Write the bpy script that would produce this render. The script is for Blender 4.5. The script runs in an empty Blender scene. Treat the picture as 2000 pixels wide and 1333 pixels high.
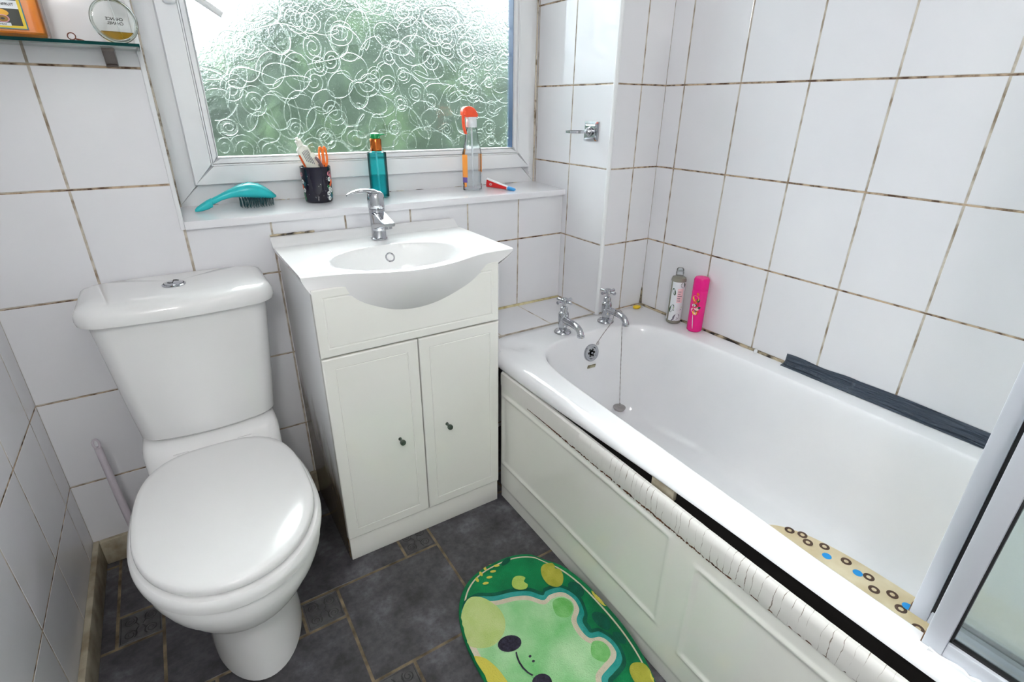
import bpy, bmesh, math, random
from mathutils import Vector, Matrix, Quaternion
from mathutils.geometry import delaunay_2d_cdt
random.seed(7)
C = bpy.context.scene.collection
PI = math.pi
def lin(c):
    return tuple(((v/255)/12.92 if v/255 <= .04045 else ((v/255+.055)/1.055)**2.4) for v in c)

# ------------------------------------------------------------------ materials
def newmat(name):
    m = bpy.data.materials.new(name); m.use_nodes = True
    nt = m.node_tree; b = nt.nodes['Principled BSDF']
    return m, nt, b
def nd(nt, t, **kw):
    n = nt.nodes.new(t)
    for k, v in kw.items(): setattr(n, k, v)
    return n
def noise(nt, scale, detail=4, rough=.5, stretch=None, coord='Object'):
    tc = nd(nt, 'ShaderNodeTexCoord'); n = nd(nt, 'ShaderNodeTexNoise')
    n.inputs['Scale'].default_value = scale; n.inputs['Detail'].default_value = detail; n.inputs['Roughness'].default_value = rough
    if stretch:
        mp = nd(nt, 'ShaderNodeMapping'); mp.inputs['Scale'].default_value = stretch
        nt.links.new(tc.outputs[coord], mp.inputs[0]); nt.links.new(mp.outputs[0], n.inputs['Vector'])
    else: nt.links.new(tc.outputs[coord], n.inputs['Vector'])
    return n
def ramp(nt, src, stops):
    r = nd(nt, 'ShaderNodeValToRGB'); e = r.color_ramp.elements
    while len(e) < len(stops): e.new(.5)
    for el, (p, c) in zip(e, stops): el.position = p; el.color = (*c, 1) if len(c) == 3 else c
    nt.links.new(src, r.inputs[0]); return r
def mixc(nt, fac, a, b):
    m = nd(nt, 'ShaderNodeMix', data_type='RGBA')
    for s, v in ((m.inputs[0], fac), (m.inputs[6], a), (m.inputs[7], b)):
        if isinstance(v, (int, float)): s.default_value = v
        elif isinstance(v, tuple): s.default_value = (*v, 1)
        else: nt.links.new(v, s)
    return m.outputs[2]
def mat(name, col, rough=.4, metal=0, col2=None, vs=8, vd=4, lo=.35, hi=.65, bump=None, coat=0, stretch=None, trans=0, ior=1.45, sss=0):
    m, nt, b = newmat(name)
    b.inputs['Base Color'].default_value = (*col, 1); b.inputs['Roughness'].default_value = rough
    b.inputs['Metallic'].default_value = metal; b.inputs['Coat Weight'].default_value = coat; b.inputs['Coat Roughness'].default_value = .05
    b.inputs['Transmission Weight'].default_value = trans; b.inputs['IOR'].default_value = ior
    if col2 is None: col2 = tuple(v*.94 for v in col)
    n = noise(nt, vs, vd, stretch=stretch); r = ramp(nt, n.outputs[0], [(lo, col), (hi, col2)])
    nt.links.new(r.outputs[0], b.inputs['Base Color'])
    if bump:
        bn = noise(nt, bump[0], bump[2] if len(bump) > 2 else 3); bp = nd(nt, 'ShaderNodeBump')
        bp.inputs['Strength'].default_value = bump[1]; bp.inputs['Distance'].default_value = .01
        nt.links.new(bn.outputs[0], bp.inputs['Height']); nt.links.new(bp.outputs[0], b.inputs['Normal'])
    return m
M = {}
M['tile'] = mat('glazed_white_tile', (.775, .775, .80), .07, col2=(.74, .74, .77), vs=3, bump=(5, .13, 2))
M['grout'] = mat('grey_grout', lin((196, 188, 176)), .85, col2=lin((138, 122, 104)), vs=30, vd=6, lo=.42, hi=.66)
M['grout_mould'] = mat('mouldy_grout', lin((190, 168, 144)), .9, col2=lin((82, 60, 44)), vs=40, vd=8, lo=.42, hi=.62)
M['sealant'] = mat('mouldy_sealant', lin((186, 172, 145)), .7, col2=lin((32, 26, 22)), vs=26, vd=8, lo=.44, hi=.58)
M['sealant_mild'] = mat('greying_sealant', lin((206, 196, 182)), .7, col2=lin((120, 104, 84)), vs=40, vd=8, lo=.5, hi=.66)
M['sealant_yellow'] = mat('yellowed_sealant', lin((214, 205, 165)), .7, col2=lin((160, 140, 85)), vs=28, vd=6)
M['ceramic'] = mat('white_sanitary_ceramic', (.80, .80, .80), .06, col2=(.78, .78, .785), vs=2, coat=.3)
M['enamel'] = mat('white_bath_enamel', (.80, .80, .82), .12, col2=(.76, .765, .79), vs=4, coat=.2)
M['seatplastic'] = mat('white_seat_plastic', (.83, .83, .83), .16, vs=3, col2=(.81, .81, .81))
M['upvc'] = mat('white_upvc', (.80, .81, .82), .28, col2=(.76, .77, .79), vs=6)
M['chrome'] = mat('polished_chrome', (.55, .56, .59), .07, 1, col2=(.47, .48, .51), vs=15)
M['steel'] = mat('dull_steel', (.38, .36, .35), .3, 1, vs=40)
M['panel_white'] = mat('cream_bath_panel', (.87, .87, .82), .12, col2=(.84, .84, .785), vs=3, coat=.3)
M['gap_shade'] = mat('black_gap_shade', (.010, .008, .007), .9, vs=20)  # near-black colour for the shade in the gap under the bath rim
M['dark_steel'] = mat('dark_brown_steel', (.16, .14, .13), .3, .9, vs=40)
M['gloss_door'] = mat('gloss_white_door', (.855, .855, .815), .1, col2=(.83, .83, .785), vs=3, coat=.3)
M['plaster'] = mat('white_painted_plaster', (.8, .8, .79), .8, vs=4)
M['alu'] = mat('brushed_aluminium', (.74, .77, .83), .35, .25, col2=(.68, .71, .77), vs=6, stretch=(1, 1, .05))
M['black'] = mat('black_rubber_and_gap', (.015, .015, .017), .5, vs=20)
M['dark'] = mat('dark_hole', (.02, .02, .02), .6)
M['soil'] = mat('lawn_green', (.06, .11, .03), .9, col2=(.03, .06, .015), vs=6)
M['greenknob'] = mat('tarnished_green_metal', lin((92, 108, 98)), .35, .4, col2=lin((60, 70, 62)), vs=60)
def simple(key, rgb, rough=.45, rgb2=None, **k):
    c = lin(rgb); M[key] = mat(key, c, rough, col2=lin(rgb2) if rgb2 else None, **k)
simple('slate_reflection', (62, 88, 122), .4)
simple('skirting', (182, 174, 154), .7, (136, 122, 98), vs=18, vd=8, lo=.4, hi=.7, bump=(30, .3))
simple('teal_plastic', (40, 190, 196), .25); simple('teal_bristle', (10, 70, 76), .5)
simple('navy_glaze', (24, 22, 38), .06); simple('pink_print', (205, 120, 130)); simple('orange_print', (226, 96, 40)); simple('white_print', (225, 228, 224)); simple('green_print', (40, 110, 70)); simple('teal_print', (24, 96, 110))
simple('paste_tube', (238, 238, 226), .35); simple('grey_print', (110, 105, 120)); simple('orange_plastic', (255, 130, 50), .3); simple('mauve_metal', (130, 110, 118), .3)
simple('pump_green', (18, 150, 84), .25); simple('tube_white', (228, 232, 236), .3); simple('red_print', (222, 40, 44), .3); simple('blue_print', (60, 150, 214), .3)
simple('spray_orange', (255, 92, 56), .3); simple('label_orange', (248, 160, 70), .4); simple('purple_print', (110, 90, 170), .4)
simple('wax', (255, 165, 60), .3, (246, 140, 40), vs=6); simple('label_yellow', (232, 200, 40)); simple('label_dark', (38, 44, 34)); simple('label_blue', (60, 130, 150)); simple('mango', (236, 176, 50)); simple('passion', (216, 150, 170)); simple('passion_core', (150, 110, 30)); simple('ink', (40, 38, 40), .5)
simple('brown_elastic', (110, 56, 42), .7); simple('pink_bottle', (232, 20, 132), .22); simple('yellow_soap', (232, 196, 40), .35)
simple('grey_gel', (138, 136, 124), .2); simple('leaf_print', (24, 70, 40)); simple('lime_print', (150, 190, 70)); simple('pale_pink', (240, 205, 210)); simple('yellow_print', (250, 205, 40)); simple('crimson_print', (205, 30, 50))
simple('mat_tan', (226, 214, 184), .5, (206, 188, 150), vs=12); simple('mat_ring', (84, 62, 48), .5); simple('mat_blue', (20, 150, 225), .4); simple('peg_white', (232, 234, 236), .35)
simple('glue_brown', (104, 62, 36), .8, (66, 38, 22), vs=60); simple('brush_white', (205, 198, 206), .4); simple('sticker', (178, 176, 150), .6, (120, 110, 84), vs=60)
simple('rug_green', (14, 146, 84), .95, (6, 108, 66), vs=9, bump=(300, .5)); simple('rug_dark', (10, 84, 64), .95, (8, 100, 76), vs=30, bump=(300, .5))
simple('rug_teal', (26, 150, 138), .95, (60, 168, 160), vs=40, bump=(300, .5)); simple('rug_cream', (226, 216, 196), .95, (214, 204, 180), vs=40, bump=(300, .5))
simple('rug_face', (126, 204, 128), .95, (186, 230, 178), vs=9, bump=(300, .5)); simple('rug_ear', (108, 190, 96), .95, (140, 210, 130), vs=30, bump=(300, .5))
simple('rug_cheek', (206, 222, 152), .95, (190, 214, 130), vs=20, bump=(300, .5)); simple('rug_pad', (190, 188, 76), .95, (170, 172, 60), vs=40, bump=(300, .5)); simple('rug_yellow', (222, 212, 90), .95, bump=(300, .5)); simple('rug_black', (34, 32, 46), .95, (60, 58, 76), vs=120, bump=(300, .5)); simple('rug_pale', (176, 206, 96), .95, (190, 216, 110), vs=40, bump=(300, .5))

def m_floor():
    m, nt, b = newmat('dark_slate_vinyl')
    n1 = noise(nt, 9, 8, .65); r1 = ramp(nt, n1.outputs[0], [(.3, lin((48, 46, 48))), (.55, lin((86, 85, 90))), (.78, lin((130, 130, 138)))])
    n2 = noise(nt, 60, 6, .6); r2 = ramp(nt, n2.outputs[0], [(.35, (.55, .54, .55)), (.6, (1, 1, 1))])
    mm = nd(nt, 'ShaderNodeMix', data_type='RGBA', blend_type='MULTIPLY'); mm.inputs[0].default_value = .8
    nt.links.new(r1.outputs[0], mm.inputs[6]); nt.links.new(r2.outputs[0], mm.inputs[7]); nt.links.new(mm.outputs[2], b.inputs['Base Color'])
    b.inputs['Roughness'].default_value = .42
    bp = nd(nt, 'ShaderNodeBump'); bp.inputs['Strength'].default_value = .35; bp.inputs['Distance'].default_value = .004
    nt.links.new(n1.outputs[0], bp.inputs['Height']); nt.links.new(bp.outputs[0], b.inputs['Normal'])
    return m
M['slate'] = m_floor()
M['slate_inset'] = mat('slate_inset_vinyl', lin((92, 92, 93)), .45, col2=lin((66, 65, 67)), vs=40, vd=8)
M['slate_scroll'] = mat('slate_scroll_vinyl', lin((58, 57, 58)), .4, col2=lin((44, 43, 45)), vs=40)
M['floor_grout'] = mat('floor_joint', lin((138, 122, 98)), .8, col2=lin((78, 68, 54)), vs=25, vd=6)
def m_side():
    # white melamine side with a brown water stain that has soaked up from the floor
    m, nt, b = newmat('stained_white_side')
    tc = nd(nt, 'ShaderNodeTexCoord'); sp = nd(nt, 'ShaderNodeSeparateXYZ'); nt.links.new(tc.outputs['Object'], sp.inputs[0])
    n = noise(nt, 9, 8, .6, (1, 1.4, .5)); a = nd(nt, 'ShaderNodeMath', operation='MULTIPLY_ADD'); a.inputs[1].default_value = .42
    nt.links.new(n.outputs[0], a.inputs[0]); nt.links.new(sp.outputs[2], a.inputs[2])
    y = nd(nt, 'ShaderNodeMath', operation='MULTIPLY_ADD'); y.inputs[1].default_value = -.45; nt.links.new(sp.outputs[1], y.inputs[0]); nt.links.new(a.outputs[0], y.inputs[2])
    r = ramp(nt, y.outputs[0], [(.44, (1, 1, 1)), (.62, (0, 0, 0))])
    n2 = noise(nt, 40, 8, .7, (1, 2, .6)); r2 = ramp(nt, n2.outputs[0], [(.35, lin((80, 66, 46))), (.6, lin((122, 104, 76))), (.74, lin((196, 180, 140)))])
    nt.links.new(mixc(nt, r.outputs[0], (.72, .73, .74), r2.outputs[0]), b.inputs['Base Color']); b.inputs['Roughness'].default_value = .25
    return m
M['side'] = m_side()
def m_tape():
    # cracked white plastic tape: thin dark cracks across the strip
    m, nt, b = newmat('cracked_white_tape')
    tc = nd(nt, 'ShaderNodeTexCoord'); sp = nd(nt, 'ShaderNodeSeparateXYZ'); nt.links.new(tc.outputs['Object'], sp.inputs[0])
    n = noise(nt, 26, 4); w = nd(nt, 'ShaderNodeMath', operation='MULTIPLY_ADD'); w.inputs[1].default_value = .014; nt.links.new(n.outputs[0], w.inputs[0]); nt.links.new(sp.outputs[1], w.inputs[2])
    v = nd(nt, 'ShaderNodeTexVoronoi', feature='DISTANCE_TO_EDGE', voronoi_dimensions='1D'); v.inputs['Scale'].default_value = 62; nt.links.new(w.outputs[0], v.inputs['W'])
    n2 = noise(nt, 30, 3); th = nd(nt, 'ShaderNodeMath', operation='MULTIPLY_ADD'); th.inputs[1].default_value = -.22; th.inputs[2].default_value = .10; nt.links.new(n2.outputs[0], th.inputs[0])
    my = nd(nt, 'ShaderNodeMapRange'); my.inputs[1].default_value = .30; my.inputs[2].default_value = .62; my.inputs[3].default_value = .0; my.inputs[4].default_value = .2; nt.links.new(sp.outputs[1], my.inputs[0])
    t2 = nd(nt, 'ShaderNodeMath', operation='SUBTRACT'); nt.links.new(th.outputs[0], t2.inputs[0]); nt.links.new(my.outputs[0], t2.inputs[1]); th = t2
    a = nd(nt, 'ShaderNodeMath', operation='SUBTRACT'); nt.links.new(v.outputs[0], a.inputs[0]); nt.links.new(th.outputs[0], a.inputs[1])
    r = ramp(nt, a.outputs[0], [(.0, lin((132, 120, 108))), (.03, lin((224, 222, 218)))])
    nt.links.new(r.outputs[0], b.inputs['Base Color']); b.inputs['Roughness'].default_value = .3
    return m
M['tape'] = m_tape()
def m_duct():
    m, nt, b = newmat('grey_duct_tape'); b.inputs['Base Color'].default_value = (*lin((66, 76, 90)), 1); b.inputs['Roughness'].default_value = .3; b.inputs['Metallic'].default_value = .1
    n = noise(nt, 16, 4, .5, (4, .35, 4)); bp = nd(nt, 'ShaderNodeBump'); bp.inputs['Strength'].default_value = 1; bp.inputs['Distance'].default_value = .03
    nt.links.new(n.outputs[0], bp.inputs['Height']); nt.links.new(bp.outputs[0], b.inputs['Normal']); return m
M['duct'] = m_duct()
def m_pane(name, tcol, fr, rough, gl=0, bs=None, ior=1.2):
    # glass that lets most light straight through, scatters a share of it and reflects a little
    m = bpy.data.materials.new(name); m.use_nodes = True; nt = m.node_tree; nt.nodes.clear()
    out = nd(nt, 'ShaderNodeOutputMaterial'); tr = nd(nt, 'ShaderNodeBsdfTransparent'); tr.inputs[0].default_value = (*tcol, 1)
    rf = nd(nt, 'ShaderNodeBsdfRefraction'); rf.inputs['Color'].default_value = (*tcol, 1); rf.inputs['Roughness'].default_value = rough; rf.inputs['IOR'].default_value = ior
    mx = nd(nt, 'ShaderNodeMixShader'); mx.inputs[0].default_value = fr
    nt.links.new(tr.outputs[0], mx.inputs[1]); nt.links.new(rf.outputs[0], mx.inputs[2])
    if gl:
        tl = nd(nt, 'ShaderNodeBsdfTranslucent'); tl.inputs[0].default_value = (.9, .93, .91, 1); m0 = nd(nt, 'ShaderNodeMixShader'); m0.inputs[0].default_value = gl
        nt.links.new(mx.outputs[0], m0.inputs[1]); nt.links.new(tl.outputs[0], m0.inputs[2]); mx = m0
    g = nd(nt, 'ShaderNodeBsdfGlossy'); g.inputs['Roughness'].default_value = .06
    fz = nd(nt, 'ShaderNodeFresnel'); fz.inputs[0].default_value = 1.35
    m2 = nd(nt, 'ShaderNodeMixShader'); nt.links.new(fz.outputs[0], m2.inputs[0])
    nt.links.new(mx.outputs[0], m2.inputs[1]); nt.links.new(g.outputs[0], m2.inputs[2]); nt.links.new(m2.outputs[0], out.inputs[0])
    if bs:
        n = noise(nt, bs[0], 3); bp = nd(nt, 'ShaderNodeBump'); bp.inputs['Strength'].default_value = bs[1]; bp.inputs['Distance'].default_value = .005
        nt.links.new(n.outputs[0], bp.inputs['Height']); nt.links.new(bp.outputs[0], rf.inputs['Normal'])
    return m
M['pane'] = m_pane('obscured_glass', (.93, .96, .94), .30, .30, bs=(170, .9))
M['ridge'] = m_pane('embossed_glass_ridge', (.95, .98, .96), .88, .05, gl=.05, ior=1.28)
M['clear'] = m_pane('clear_glass', (.97, .985, .975), .0, 0)
M['screen'] = m_pane('limescaled_glass', (.93, .96, .955), .35, .25, bs=(30, .3))
M['green_edge'] = mat('green_glass_edge', lin((0, 74, 66)), .6, col2=lin((0, 52, 54)), vs=4); M['green_edge'].node_tree.nodes['Principled BSDF'].inputs['Specular IOR Level'].default_value = .1
M['teal_bottle'] = m_pane('teal_bottle_plastic', lin((140, 238, 240)), .3, .05)
M['teal_fill'] = m_pane('teal_soap_liquid', lin((185, 244, 246)), .3, .05)
M['shelf_glass'] = m_pane('shelf_glass', (.86, .95, .92), 0, 0)
M['cloudy'] = m_pane('cloudy_plastic', (.93, .95, .96), .5, .25)
M['amber'] = m_pane('amber_perfume', lin((222, 196, 110)), .2, .05)
M['teal_liquid'] = mat('teal_soap', lin((0, 150, 156)), .2, trans=.3)
M['copper'] = mat('copper_collar', lin((200, 110, 50)), .18, .9, col2=lin((170, 86, 36)), vs=10)
def m_hedge():
    m, nt, b = newmat('hedge_foliage')
    n = noise(nt, 3.2, 8, .7); r = ramp(nt, n.outputs[0], [(.34, (.0025, .0065, .0045)), (.5, (.0095, .0215, .0115)), (.66, (.038, .070, .028))])
    nt.links.new(r.outputs[0], b.inputs['Base Color']); b.inputs['Roughness'].default_value = .9; return m
M['hedge'] = m_hedge()
def m_emit(name, c, s):
    m, nt, b = newmat(name); b.inputs['Emission Color'].default_value = (*c, 1); b.inputs['Emission Strength'].default_value = s; return m
M['lamp'] = m_emit('fill_lamp_dome', (1, .97, .94), 13.0)

# ------------------------------------------------------------------ mesh builder
class MB:
    def __init__(s): s.v = []; s.f = []; s.mi = []
    def add(s, vs, fs, m=0):
        o = len(s.v); s.v += [tuple(v) for v in vs]
        for f in fs: s.f.append([o+i for i in f]); s.mi.append(m)
        return s
    def box(s, x0, x1, y0, y1, z0, z1, b=0, m=0, seg=2):
        bm = bmesh.new(); bmesh.ops.create_cube(bm, size=1)
        for v in bm.verts: v.co = ((x0+x1)/2+v.co.x*(x1-x0), (y0+y1)/2+v.co.y*(y1-y0), (z0+z1)/2+v.co.z*(z1-z0))
        if b: bmesh.ops.bevel(bm, geom=bm.edges[:], offset=b, segments=seg, profile=.5, affect='EDGES')
        bm.verts.index_update(); s.add([v.co for v in bm.verts], [[v.index for v in f.verts] for f in bm.faces], m); bm.free(); return s
    def loft(s, rings, caps=(True, True), m=0, closed=True, wrap=False):
        n = len(rings[0]); o = len(s.v)
        vs = [p for r in rings for p in r]; fs = []
        R = len(rings)
        for i in range(R if wrap else R-1):
            a, b = i*n, ((i+1) % R)*n
            for j in range(n if closed else n-1):
                k = (j+1) % n; fs.append([a+j, a+k, b+k, b+j])
        s.add(vs, fs, m)
        if caps[0]: s.fan(rings[0], m)
        if caps[1]: s.fan(rings[-1], m)
        return s
    def fan(s, ring, m=0):
        n = len(ring); c = [sum(p[i] for p in ring)/n for i in range(3)]
        return s.add(list(ring)+[c], [[j, (j+1) % n, n] for j in range(n)], m)
    def lathe(s, prof, at=(0, 0, 0), seg=32, axis=(0, 0, 1), m=0, sx=1, sy=1):
        q = Vector((0, 0, 1)).rotation_difference(Vector(axis)); at = Vector(at)
        rings = [[at+q @ Vector((r*sx*math.cos(2*PI*j/seg), r*sy*math.sin(2*PI*j/seg), z)) for j in range(seg)] for r, z in prof]
        return s.loft(rings, (prof[0][0] > 1e-6, prof[-1][0] > 1e-6), m)
    def tube(s, pts, r, seg=10, m=0, closed=False, flat=1.0, up=None):
        pts = [Vector(p) for p in pts]; n = len(pts); rr = r if isinstance(r, (list, tuple)) else [r]*n
        rings = []; prev = None
        for i, p in enumerate(pts):
            a = pts[(i-1) % n] if (closed or i > 0) else p; b = pts[(i+1) % n] if (closed or i < n-1) else p
            t = (b-a); t = t.normalized() if t.length > 1e-9 else Vector((0, 0, 1))
            if prev is None:
                h = Vector(up) if up else (Vector((0, 0, 1)) if abs(t.z) < .9 else Vector((1, 0, 0)))
            else: h = prev
            h = (h-t*h.dot(t)).normalized(); prev = h; w = t.cross(h)
            rings.append([p+(h*math.cos(2*PI*j/seg)*flat+w*math.sin(2*PI*j/seg))*rr[i] for j in range(seg)])
        return s.loft(rings, (not closed, not closed), m, wrap=closed)
    def poly(s, pts, z, m=0):
        return s.add([(x, y, z) for x, y in pts], [list(range(len(pts)))], m)
    def grid(s, rows, m=0):
        return s.loft(rows, (False, False), m, closed=False)
    def xf(s, mt):
        s.v = [tuple(mt @ Vector(v)) for v in s.v]; return s
    def join(s, o, off=0):
        k = len(s.v); s.v += o.v
        for f, m in zip(o.f, o.mi): s.f.append([k+i for i in f]); s.mi.append(m+off)
        return s
    def mesh(s, name, mats, off=(0, 0, 0), ang=38):
        me = bpy.data.meshes.new(name); off = Vector(off)
        me.from_pydata([Vector(v)-off for v in s.v], [], s.f)
        for mt in (mats if isinstance(mats, (list, tuple)) else [mats]): me.materials.append(M[mt] if isinstance(mt, str) else mt)
        me.polygons.foreach_set('material_index', s.mi)
        bm = bmesh.new(); bm.from_mesh(me); bmesh.ops.remove_doubles(bm, verts=bm.verts, dist=1e-6)
        bmesh.ops.recalc_face_normals(bm, faces=bm.faces); bm.to_mesh(me); bm.free()
        me.polygons.foreach_set('use_smooth', [True]*len(me.polygons)); me.set_sharp_from_angle(angle=math.radians(ang)); me.update()
        return me
BASE = {}
def thing(name, label, cat, loc, rot=(0, 0, 0), group=None):
    o = bpy.data.objects.new(name, None); C.objects.link(o); o.location = loc; o.rotation_euler = rot; o.empty_display_size = .05
    o['label'] = label; o['category'] = cat
    if group: o['group'] = group
    BASE[o] = Vector(loc); return o
def part(name, mb, mats, parent, local=False, label=None, ang=38):
    off = (0, 0, 0) if local else BASE[parent]
    o = bpy.data.objects.new(name, mb.mesh(name, mats, off, ang)); C.objects.link(o); o.parent = parent; BASE[o] = BASE[parent]
    if label: o['label'] = label
    return o
def solo(name, mb, mats, label, cat, loc, group=None, rot=(0, 0, 0), local=False, kind=None):
    o = bpy.data.objects.new(name, mb.mesh(name, mats, (0, 0, 0) if local else loc)); C.objects.link(o); o.location = loc; o.rotation_euler = rot
    o['label'] = label; o['category'] = cat
    if group: o['group'] = group
    if kind: o['kind'] = kind
    BASE[o] = Vector(loc); return o
def struct(name, mb, mats, parent=None, label=None, ang=38):
    o = bpy.data.objects.new(name, mb.mesh(name, mats, ang=ang)); C.objects.link(o); BASE[o] = Vector((0, 0, 0))
    if parent: o.parent = parent
    else:
        o['kind'] = 'structure'
    if label: o['label'] = label; o['category'] = name.split('_')[0]
    return o
def dup(root, loc, rot, label, group=None):
    r = root.copy(); C.objects.link(r); r.location = loc; r.rotation_euler = rot; r['label'] = label
    if group: r['group'] = group
    for ch in list(root.children):
        c = ch.copy(); C.objects.link(c); c.parent = r
        for g in ch.children:
            d = g.copy(); C.objects.link(d); d.parent = c
    return r
def text_mb(body, size, depth=.0002, mirror=False):
    c = bpy.data.curves.new('lettering', 'FONT'); c.body = body; c.size = size; c.extrude = depth; c.offset = size*.022; c.align_x = 'CENTER'; c.align_y = 'CENTER'; c.resolution_u = 3
    o = bpy.data.objects.new('lettering', c); C.objects.link(o); dg = bpy.context.evaluated_depsgraph_get()
    me = bpy.data.meshes.new_from_object(o.evaluated_get(dg)); mb = MB()
    mb.add([((-v.co.x if mirror else v.co.x), v.co.y, v.co.z) for v in me.vertices], [list(p.vertices) for p in me.polygons])
    bpy.data.objects.remove(o); bpy.data.meshes.remove(me); bpy.data.curves.remove(c); return mb
def interp(tab, x):
    # monotone-ish smooth interpolation through a table
    n = len(tab)
    if x <= tab[0][0]: return tab[0][1]
    if x >= tab[-1][0]: return tab[-1][1]
    for i in range(n-1):
        if x <= tab[i+1][0]:
            x0, y0 = tab[i]; x1, y1 = tab[i+1]; t = (x-x0)/(x1-x0)
            m0 = (tab[min(i+1, n-1)][1]-tab[max(i-1, 0)][1])/(tab[min(i+1, n-1)][0]-tab[max(i-1, 0)][0])*(x1-x0)
            m1 = (tab[min(i+2, n-1)][1]-tab[i][1])/(tab[min(i+2, n-1)][0]-tab[i][0])*(x1-x0)
            return (2*t**3-3*t*t+1)*y0+(t**3-2*t*t+t)*m0+(-2*t**3+3*t*t)*y1+(t**3-t*t)*m1
def spline(pts, n, closed=True):
    out = []; k = len(pts); segs = k if closed else k-1
    for i in range(segs):
        p = [Vector(pts[(i+d) % k]) if closed else Vector(pts[min(max(i+d, 0), k-1)]) for d in (-1, 0, 1, 2)]
        for j in range(n):
            t = j/n
            out.append(.5*((2*p[1])+(p[2]-p[0])*t+(2*p[0]-5*p[1]+4*p[2]-p[3])*t*t+(-p[0]+3*p[1]-3*p[2]+p[3])*t**3))
    if not closed: out.append(Vector(pts[-1]))
    return out
def sm(a, b, x):
    t = min(1, max(0, (x-a)/(b-a))); return t*t*(3-2*t)

# ------------------------------------------------------------------ room dimensions (metres)
W, YR, ZC = 1.806, -2.35, 2.35
XP, YP = 1.5885, -.2302                     # boxed-in corner: side face and front face
TH, TW, Z0 = .24843, .2, 1.2617             # tile height, width, a horizontal joint
ROWS = [Z0+k*TH for k in range(-6, 6)]
SILL = .926; WX0, WX1, WZ1 = .397, XP, 2.08
rt = random.Random(3)
def tiles(mb, P, us, vs, regions, g=.0021):
    # glazed tiles as chamfered slabs standing 1.5 mm proud of the joints; P(u, v, d) maps to the room
    for i in range(len(us)-1):
        for j in range(len(vs)-1):
            for (a0, a1, b0, b1) in regions:
                u0, u1, v0, v1 = max(us[i]+g, a0), min(us[i+1]-g, a1), max(vs[j]+g, b0), min(vs[j+1]-g, b1)
                if u1-u0 < .006 or v1-v0 < .006: continue
                c = .0012; jt = [rt.uniform(-.0002, .0002) for _ in range(4)]
                r0 = [P(u0, v0, -.004), P(u1, v0, -.004), P(u1, v1, -.004), P(u0, v1, -.004)]
                r1 = [P(u0, v0, -.0009), P(u1, v0, -.0009), P(u1, v1, -.0009), P(u0, v1, -.0009)]
                r2 = [P(u0+c, v0+c, jt[0]), P(u1-c, v0+c, jt[1]), P(u1-c, v1-c, jt[2]), P(u0+c, v1-c, jt[3])]
                mb.loft([r0, r1, r2], (False, False)); mb.add(r2, [[0, 1, 2, 3]])
def hstrips(mb, P, vs, regions, m=2, w=.0022):
    for v in vs:
        for (a0, a1, b0, b1) in regions:
            if b0 < v-w and v+w < b1:
                mb.add([P(a0, v-w, -.0004), P(a1, v-w, -.0004), P(a1, v+w, -.0004), P(a0, v+w, -.0011)], [[0, 1, 2, 3]], m)
TM = ['tile', 'grout', 'grout_mould']
def gridu(o, lo, hi):
    k0 = math.floor((lo-o)/TW)-1; return [o+k*TW for k in range(k0, k0+int((hi-lo)/TW)+5)]
# back wall, opening for the window
mb = MB(); P = lambda u, v, d: (u, -d, v)
reg = [(0, WX0-.004, 0, ZC), (WX0-.004, WX1, 0, SILL-.02), (WX0-.004, WX1, WZ1, ZC)]
tiles(mb, P, gridu(.196, 0, W), ROWS, reg); hstrips(mb, P, ROWS, reg)
for (a0, a1, b0, b1) in [(-.1, WX0, 0, ZC), (WX0, WX1, 0, SILL-.02), (WX0, WX1, WZ1, ZC)]: mb.box(a0, a1, .0006, .27, b0, b1, m=1)
struct('wall_back', mb, TM, ang=12)
mb = MB(); P = lambda u, v, d: (d, u, v); reg = [(YR, 0, 0, ZC)]
tiles(mb, P, gridu(-.2832, YR, 0), ROWS, reg); hstrips(mb, P, ROWS, reg, w=.0018); mb.box(-.1, -.0006, YR-.1, .0015, 0, ZC, m=1)
struct('wall_left', mb, TM, ang=12)
mb = MB(); P = lambda u, v, d: (W-d, u, v); reg = [(YR, YP, 0, ZC)]
tiles(mb, P, gridu(-.5052, YR, YP), ROWS, reg); hstrips(mb, P, ROWS, reg); mb.box(W+.0006, W+.1, YR-.1, .27, 0, ZC, m=1)
struct('wall_right', mb, TM, ang=12)
mb = MB()
P = lambda u, v, d: (XP-d, u, v); reg = [(YP, .30, .46, ZC)]; us = [-.427, -.2265, -.0265, .1775, .3775]
tiles(mb, P, us, ROWS, reg); hstrips(mb, P, ROWS, reg)
P = lambda u, v, d: (u, YP-d, v); reg = [(XP, W, .46, ZC)]
tiles(mb, P, [1.4985, 1.6985, 1.8985], ROWS, reg); hstrips(mb, P, ROWS, reg); mb.box(XP+.0006, W, YP+.0006, .30, 0, ZC, m=1)
struct('wall_pillar', mb, TM, ang=12)
mb = MB().box(-.1, W+.1, YR-.1, YR, 0, ZC); struct('wall_front', mb, 'plaster')
mb = MB().box(-.1, W+.1, YR-.1, .30, ZC, ZC+.06); struct('ceiling', mb, 'plaster')
mb = MB(); mb.box(.98, 1.74, YR, YR+.03, 0, 1.98, .003)
for z0, z1 in ((.12, .85), (1.0, 1.86)):
    for x0, x1 in ((1.06, 1.33), (1.39, 1.66)): mb.box(x0, x1, YR+.024, YR+.038, z0, z1, .005)
dr = struct('door_1', mb, 'gloss_door')
struct('door_handle', MB().tube([(1.05, YR+.03, 1.0), (1.05, YR+.08, 1.0), (1.15, YR+.08, 1.0)], .008), 'chrome', dr)
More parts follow.
